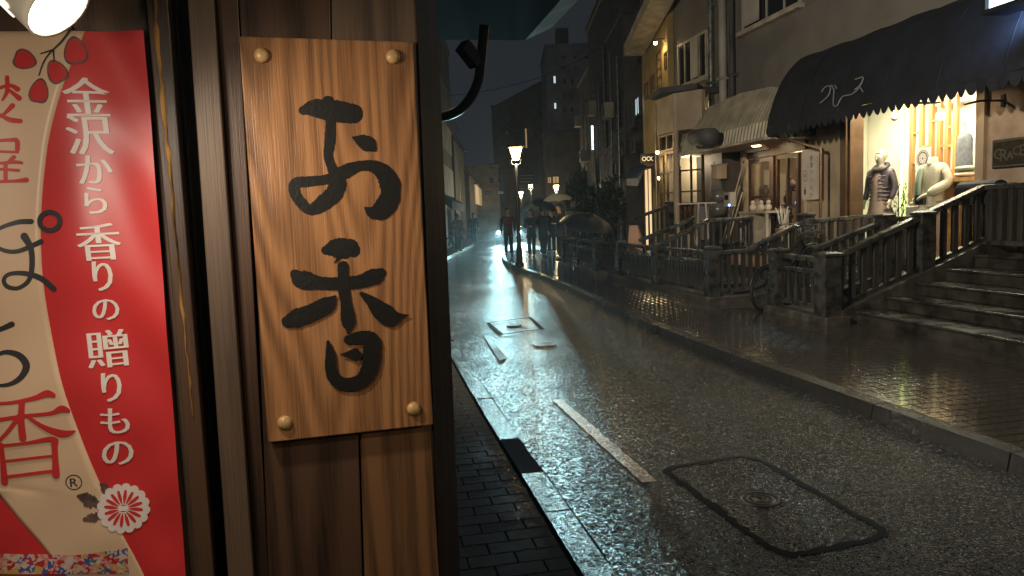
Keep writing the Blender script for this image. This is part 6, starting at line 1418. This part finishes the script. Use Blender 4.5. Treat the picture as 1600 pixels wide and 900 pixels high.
# ================================================================ PEOPLE
pA = P(797, 397, 27.0); pA.z = PV
cb = lambda x, y, Y: (lambda v: (v.x, v.y, PV))(P(x, y, Y))
figure('person', 'person in a maroon brown jacket walking along the kerb before the car headlights', 'person', (P(795, 390, 27.6).x, 27.6, PV), (.05, -1), 1.76, top='cloth_maroon', bottom='cloth_black', stride=.16)
figure('person', 'person in dark clothes with long hair and hands clasped, right of the lamp post', 'person', cb(831, 390, 26.3), (-.3, -1), 1.68, top='cloth_black', bottom='cloth_black', hair='long', stride=.06,
       arms=dict(L=[(.19, 0, 1.36), (.24, -.02, 1.1), (.06, -.22, 1.1)], R=[(-.19, 0, 1.36), (-.24, -.02, 1.1), (-.05, -.2, 1.08)]))
figure('person', 'person in a long dark coat hidden under the tilted black umbrella', 'person', cb(849, 390, 26.0), (.8, .6), 1.74, top='cloth_navy', bottom='cloth_navy', coat=.28, stride=.05,
       arms=dict(L=[(.19, 0, 1.36), (.24, -.02, 1.1), (.12, -.24, 1.25)], R=[(-.19, 0, 1.36), (-.25, .02, 1.1), (-.24, -.05, .86)]))
figure('person', 'person in black jacket facing left under the clear umbrella', 'person', cb(876, 390, 24.2), (-1, -.2), 1.80, top='cloth_black', bottom='cloth_black',
       arms=dict(L=[(.19, 0, 1.36), (.25, .02, 1.1), (.18, -.2, 1.12)], R=[(-.19, 0, 1.36), (-.24, -.05, 1.12), (-.12, -.22, 1.35)]))
umbrella('umbrella', 'clear dome umbrella held over the person facing left', tuple(P(871, 302, 24.3)), .50, M['clearumb'], (rad(4), rad(-3)), .62)
umbrella('umbrella', 'black umbrella tilted to the right among the people', tuple(P(853, 313, 25.8)), .48, M['umb'], (rad(15), rad(22)), .6)
umbrella('umbrella', 'pale thin umbrella seen behind the long haired person', tuple(P(830, 318, 30)), .5, M['clearumb'], (rad(-10), rad(-6)), .6)
umbrella('umbrella', 'open black umbrella resting low on the pavement railing', tuple(P(920, 334, 17.6)), .66, M['umb'], (rad(14), rad(12)), .5)
figure('person', 'person in a dark coat mostly hidden behind the one under the black umbrella', 'person', cb(862, 388, 28.5), (-.2, -1), 1.7, top='cloth_navy', bottom='cloth_black', coat=.2)
figure('person', 'person in a pale coat standing below the dark awning on the left', 'person', cb(716, 380, 33), (.6, -1), 1.65, top='cloth_pale', bottom='cloth_navy')
figure('person', 'person in dark clothes beside the blue door curtain', 'person', cb(741, 372, 41), (.3, -1), 1.7, top='cloth_navy', bottom='cloth_black')

# ================================================================ CAR
cy = 42.0; cxm = (P(778, 352, cy).x + P(812, 352, cy).x) / 2
car = thing('car', 'small dark car with glaring cyan white headlights coming up the street', 'car', (cxm, cy, 0)); ORG[car.name] = Vector((cxm, cy, 0))
def carprof(xw, pts): return [Vector((cxm + xw, cy + a, b)) for a, b in pts]
lo_ = [(0, .25), (-.02, .55), (.05, .78), (.9, .92), (3.2, .95), (3.3, .3)]
MB().prism(carprof(-.78, lo_), (1, 0, 0), 1.56).build('body', M['carpaint'], car, bev=.05)
cab = MB(); b0 = [(.8, .93), (1.35, 1.42), (2.9, 1.46), (3.25, .955)]
A_ = carprof(-.70, b0); B_ = carprof(.70, b0); A_[1].x += .12; A_[2].x += .12; B_[1].x -= .12; B_[2].x -= .12
cab.add(A_ + B_, [(0, 1, 2, 3), (4, 7, 6, 5), (0, 4, 5, 1), (1, 5, 6, 2), (2, 6, 7, 3), (0, 3, 7, 4)]); cab.build('cabin', M['carpaint'], car, bev=.03)
MB().add([Vector((cxm - .6, cy + .86, 1.0)), Vector((cxm + .6, cy + .86, 1.0)), Vector((cxm + .52, cy + 1.28, 1.38)), Vector((cxm - .52, cy + 1.28, 1.38))], [(0, 1, 2, 3)]).build('windscreen', M['darkglass'], car)
for sx in (-1, 1):
    hx = cxm + sx * .60
    h_ = MB().lathe(Vector((hx, cy - .035, .66)), [(.085, 0), (.07, .025), (0, .035)], 14, Vector((0, -1, 0))).build('headlight', M['headlamp'], car)
    for wy in (.6, 2.7): w_ = MB().lathe(Vector((cxm + sx * .70, cy + wy, .29)), [(.2, -.09), (.29, -.08), (.29, .08), (.2, .09)], 18, Vector((1, 0, 0))).build('tyre', M['rubber'], car); MB().lathe(Vector((cxm + sx * .70, cy + wy, .29)), [(.199, .08), (.1, .085), (0, .085)], 14, Vector((sx, 0, 0))).build('rim', M['chrome'], w_)
    spot('headlight_beam', (hx, cy - .12, .66), (hx - sx * .4 - .1, 24, -.7), 16000, (.50, .93, 1.0), 20, .6, .05)
MB().box(cxm - .3, cxm + .3, cy - .045, cy - .01, .36, .48).build('number_plate', M['white'], car); MB().box(cxm - .45, cxm + .45, cy - .035, cy + .01, .55, .62).build('grille', M['blackmetal'], car)

# ================================================================ BICYCLE
def bicycle(label, rear, fwd, tilt, group=None):
    t = thing('bicycle', label, 'bicycle', (0, 0, 0), group)
    blk = M['blackmetal']
    def wheel(x):
        tr_ = MB(); n = 32; vs = []
        for k in range(n):
            a = 2 * math.pi * k / n
            for j in range(8): b_ = 2 * math.pi * j / 8; rr_ = .31 + .02 * math.cos(b_); vs.append(Vector((x + math.cos(a) * rr_, math.sin(b_) * .02, .33 + math.sin(a) * rr_)))
        tr_.add(vs, [(k * 8 + j, ((k + 1) % n) * 8 + j, ((k + 1) % n) * 8 + (j + 1) % 8, k * 8 + (j + 1) % 8) for k in range(n) for j in range(8)], True)
        w_ = tr_.build('wheel', M['rubber'], t)
        rm = MB(); 
        rm.lathe(Vector((x, 0, .33)), [(.288, -.012), (.276, 0), (.288, .012), (.294, 0), (.288, -.012)], 32, Vector((0, 1, 0))); rm.build('rim', M['chrome'], w_)
        sp_ = MB()
        for k in range(20): a = 2 * math.pi * k / 20; sp_.bar(Vector((x, .02 * (-1) ** k, .33)), Vector((x + math.cos(a) * .28, 0, .33 + math.sin(a) * .28)), .003)
        sp_.build('spokes', M['chrome'], w_); MB().lathe(Vector((x, -.04, .33)), [(.02, 0), (.02, .08)], 8, Vector((0, 1, 0))).build('hub', M['chrome'], w_)
        fd = MB(); fd.tube([Vector((x + math.cos(a) * .35, 0, .33 + math.sin(a) * .35)) for a in [rad(20 + 12 * i) for i in range(12)]], .012, 6); fd.build('mudguard', blk, w_)
    wheel(0); wheel(1.02)
    fr_ = MB(); bb = (.42, 0, .30); seat = (.28, 0, .74); hd = (.88, 0, .82); hd2 = (.90, 0, .70)
    for a, b in ((bb, seat), (bb, hd2), ((.31, 0, .66), hd), ((0, .05, .33), bb), ((0, -.05, .33), bb), ((0, .05, .33), (.31, 0, .66)), ((0, -.05, .33), (.31, 0, .66)), (hd, (1.02, .05, .33)), (hd, (1.02, -.05, .33))): fr_.tube([a, b], .014, 8)
    fr_.build('frame', blk, t)
    MB().tube([hd, (.86, 0, 1.0), (.86, .12, 1.04), (.80, .27, 1.03)], .012, 8).build('handlebar', M['chrome'], t); MB().tube([(.86, 0, 1.0), (.86, -.12, 1.04), (.80, -.27, 1.03)], .012, 8).build('handlebar', M['chrome'], t)
    for sy in (-1, 1): MB().tube([(.80, .27 * sy, 1.03), (.72, .30 * sy, 1.02)], .017, 8).build('grip', M['rubber'], t)
    sd = MB(); sd.sphere(Vector((.24, 0, .82)), .12, 12, (1.1, .7, .3)); sd.tube([(.28, 0, .74), (.26, 0, .80)], .013, 6); sd.build('saddle', M['rubber'], t)
    MB().lathe(Vector((.42, -.03, .30)), [(.09, 0), (.095, .01), (.09, .02)], 18, Vector((0, 1, 0))).build('chainring', M['chrome'], t)
    for s_, sy in ((1, .08), (-1, -.08)): MB().bar((.42, sy * .6, .30), (.42 + s_ * .12, sy * .9, .30 - s_ * .12), .015).build('crank', M['chrome'], t); MB().box(.42 + s_ * .12 - .04, .42 + s_ * .12 + .04, sy - .04, sy + .04, .29 - s_ * .12, .31 - s_ * .12).build('pedal', M['rubber'], t)
    bk = MB()
    for k in range(6): bk.bar((1.0 + k * .05, -.14, .82), (1.0 + k * .05, -.14, 1.0), .004); bk.bar((1.0 + k * .05, .14, .82), (1.0 + k * .05, .14, 1.0), .004)
    for z_ in (.82, .91, 1.0): bk.bar((.98, -.14, z_), (1.28, -.14, z_), .006); bk.bar((.98, .14, z_), (1.28, .14, z_), .006); bk.bar((1.28, -.14, z_), (1.28, .14, z_), .006); bk.bar((.98, -.14, z_), (.98, .14, z_), .006)
    bk.build('basket', M['greymetal'], t)
    yaw = math.atan2(fwd.y, fwd.x); t.matrix_world = Matrix.Translation(rear) @ Matrix.Rotation(yaw, 4, 'Z') @ Matrix.Rotation(-tilt, 4, 'Y') @ Matrix.Rotation(rad(5), 4, 'X')
    return t
rw = P(1200, 490, 10.55); rw.z = PV + .0
bicycle('black bicycle parked nose up on the ramp behind the two thick posts', rw, (VV * 1.0 + UU * .38), rad(14))
rw = P(898, 395, 18.6); rw.z = PV; bicycle('bicycle parked behind the far railing under the black umbrella', P(893, 400, 18.9) * 1 - ZZ * (P(893, 400, 18.9).z - PV), (VV * .5 + UU), rad(1))
rw = P(700, 385, 32); rw.z = PV; bicycle('bicycle parked in front of the dark awning on the left', rw, Vector((.5, 1, 0)), 0)

# ---- A-frame paper board, dark chalkboard easels
p = fp['E'] + Vector((.45, -.4, 0)); 
ab = thing('sandwich_board', 'small peach coloured folded board standing behind the slatted railing', 'board', (p.x, p.y, .34)); zt3 = P(990, 355, p.y).z
c = P(991, 375, p.y + .3)
MB().prism([c + Vector((-.17, -.06, -.32)), c + Vector((.2, -.06, -.32)), c + Vector((.07, .0, .32)), c + Vector((-.1, 0, .32))], Vector((0, 1, 0)), .03).build('front_leaf', M['sandwich'], ab)
MB().prism([c + Vector((.21, .0, -.32)), c + Vector((.34, .25, -.32)), c + Vector((.10, .06, .32)), c + Vector((.075, .0, .32))], Vector((0, 1, 0)), .02).build('back_leaf', M['sandwich'], ab)
MB().bar(Vector((c.x, c.y + .05, .3)), Vector((c.x, c.y + .05, c.z - .321)), .3, .2, up=Vector((0, 1, 0))).build('stand', M['midwall'], ab)
for i, (x0, y0, x1, y1, Y) in enumerate([(1086, 322, 1108, 375, 15.2)]):
    f = Frame((0, Y, 0), (1, 0, 0), (0, -1, 0)); a0, a1, z0, z1 = f.rect(x0, y0, x1, y1); eb = thing('easel_board', 'dark easel board standing near the french windows', 'board', f.pt(a0, z0))
    MB().fbox(f, a0, a1, z0, z1, -.03, 0).build('panel', M['midwall'], eb)
    for a in (a0, a1): MB().bar(f.pt(a + (.07 if a == a0 else -.07), z1 + .05, .02), f.pt(a, .5, .05), .03).build('leg', M['fascia'], eb)
    MB().bar(f.pt(a0 - .4, z1 + .06, 0), f.pt(a1 + .15, z1 + .06, 0), .03).build('top_bar', M['fascia'], eb)

# ================================================================ TREES
def willow(label, base, h, r_, n, seed):
    t = thing('willow_tree', label, 'tree', tuple(base)); q = random.Random(seed); base = Vector(base)
    tk = MB(); tk.tube([base, base + Vector((.1, .1, h * .3)), base + Vector((0, 0, h * .6))], [.18, .14, .09], 8)
    for i in range(7): a = i * .9; tk.tube([base + ZZ * h * .5, base + Vector((math.cos(a) * r_ * .5, math.sin(a) * r_ * .5, h * .85))], [.07, .03], 6)
    tk.build('trunk', M['bark'], t); lf_ = MB()
    for i in range(n):
        a = q.uniform(0, 6.28); rr_ = r_ * math.sqrt(q.random()); top = h * (1 - .25 * (rr_ / r_) ** 2) * q.uniform(.8, 1); L_ = q.uniform(.2, .62) * h
        p = base + Vector((math.cos(a) * rr_, math.sin(a) * rr_, top)); sw = q.uniform(-.15, .15)
        for k in range(int(L_ / .16)):
            c = p + Vector((sw * k * .1 + q.uniform(-.05, .05), q.uniform(-.06, .06), -k * .16)); d_ = Vector((q.uniform(-.5, .5), q.uniform(-.5, .5), -1)).normalized(); s_ = Vector((q.uniform(-1, 1), q.uniform(-1, 1), 0)).normalized() * .035
            if c.z > base.z + .3: lf_.add([c, c + d_ * .08 + s_, c + d_ * .2, c + d_ * .08 - s_], [(0, 1, 2, 3)])
    lf_.build('crown', M['leafdim'], t, fix=False)
willow('drooping willow beyond the dark houses on the right', (4.0, 37.5, 0), 4.2, 1.15, 420, 3)
def bush(label, base, h, r_, n, seed, m_='leaf'):
    t = thing('shrub', label, 'shrub', tuple(base)); q = random.Random(seed); base = Vector(base); lf_ = MB(); tk = MB()
    for i in range(5): a = i * 1.3; tk.tube([base, base + Vector((math.cos(a) * r_ * .4, math.sin(a) * r_ * .4, h * .7))], [.05, .015], 6)
    tk.build('trunk', M['bark'], t); cl_ = [base + Vector((q.uniform(-r_, r_) * .6, q.uniform(-r_, r_) * .6, q.uniform(.35, .95) * h)) for _ in range(9)]
    for i in range(n):
        c = q.choice(cl_) + Vector((q.gauss(0, r_ * .27), q.gauss(0, r_ * .27), q.gauss(0, h * .1))); d_ = Vector((q.uniform(-1, 1), q.uniform(-1, 1), q.uniform(-1, 1))).normalized(); s_ = d_.cross(Vector((q.uniform(-1, 1), 1, .3))).normalized() * .05
        lf_.add([c, c + d_ * .08 + s_, c + d_ * .18, c + d_ * .08 - s_], [(0, 1, 2, 3)])
    lf_.build('crown', M[m_], t, fix=False)
bush('dark bushy shrub growing before the willow', (3.4, 31.5, 0), 2.4, .75, 900, 8); bush('dark climbing shrub on the dark house front', (3.7, 27.6, 0), 2.8, .55, 800, 9)
# low pale wall and parked lit car-like band right of the umbrella
lw_ = thing('garden_wall', 'low pale garden wall with a dark coping behind the clear umbrella', 'wall', (2.6, 36, 0)); f = Frame((0, 34, 0), (1, 0, 0), (0, -1, 0))
for x0, y0, x1, y1, nm, m_ in [(893, 313, 926, 323, 'upper_band', 'pale'), (884, 329, 955, 336, 'wall_band', 'fascia'), (884, 324.5, 955, 328.5, 'coping', 'tileroof')]:
    a0, a1, z0, z1 = f.rect(x0, y0, x1, y1); MB().fbox(f, a0, a1, z0, z1, -.2 if nm != 'upper_band' else -.6, 0 if nm != 'upper_band' else -.3).build(nm, M[m_], lw_)
a0, a1, z0, z1 = f.rect(884, 336.5, 955, 345); MB().fbox(f, a0, a1, .09, z1, -.2, -.03).build('base', M['midwall'], lw_)
a0, a1, z0, z1 = f.rect(893, 313, 926, 336); MB().fbox(f, a0 + .1, a1 - .1, .1, z0, -.55, -.35).build('support', M['midwall'], lw_)

# wires across the street
for i, (x0, y0, Y0_, x1, y1, Y1_) in enumerate([(700, 150, 30, 965, 60, 33), (860, 105, 60, 990, 20, 30)]):
    a, b = P(x0, y0, Y0_), P(x1, y1, Y1_); pts = [a.lerp(b, k / 10) - ZZ * math.sin(k / 10 * math.pi) * .5 for k in range(11)]
    o = MB().tube(pts, .012, 5).build('wire', M['blackmetal']); tag(o, ['thin overhead wire from the left house to the rooftop sign', 'thin overhead wire running to the tower'][i], 'wire')

# ================================================================ WET NIGHT AIR
HZ_ = bpy.data.materials.new('night haze'); HZ_.use_nodes = True; nt = HZ_.node_tree; nt.nodes.clear()
o_m = nd(nt, 'ShaderNodeOutputMaterial'); pv = nd(nt, 'ShaderNodeVolumePrincipled'); pv.inputs['Color'].default_value = (.8, .85, .9, 1); pv.inputs['Density'].default_value = .0009; pv.inputs['Anisotropy'].default_value = .6
nt.links.new(pv.outputs[0], o_m.inputs['Volume'])
hz = MB().box(-60, 80, -20, 180, -1.2, 40).build('haze', HZ_); hz['kind'] = 'stuff'
SC.cycles.volume_bounces = 0
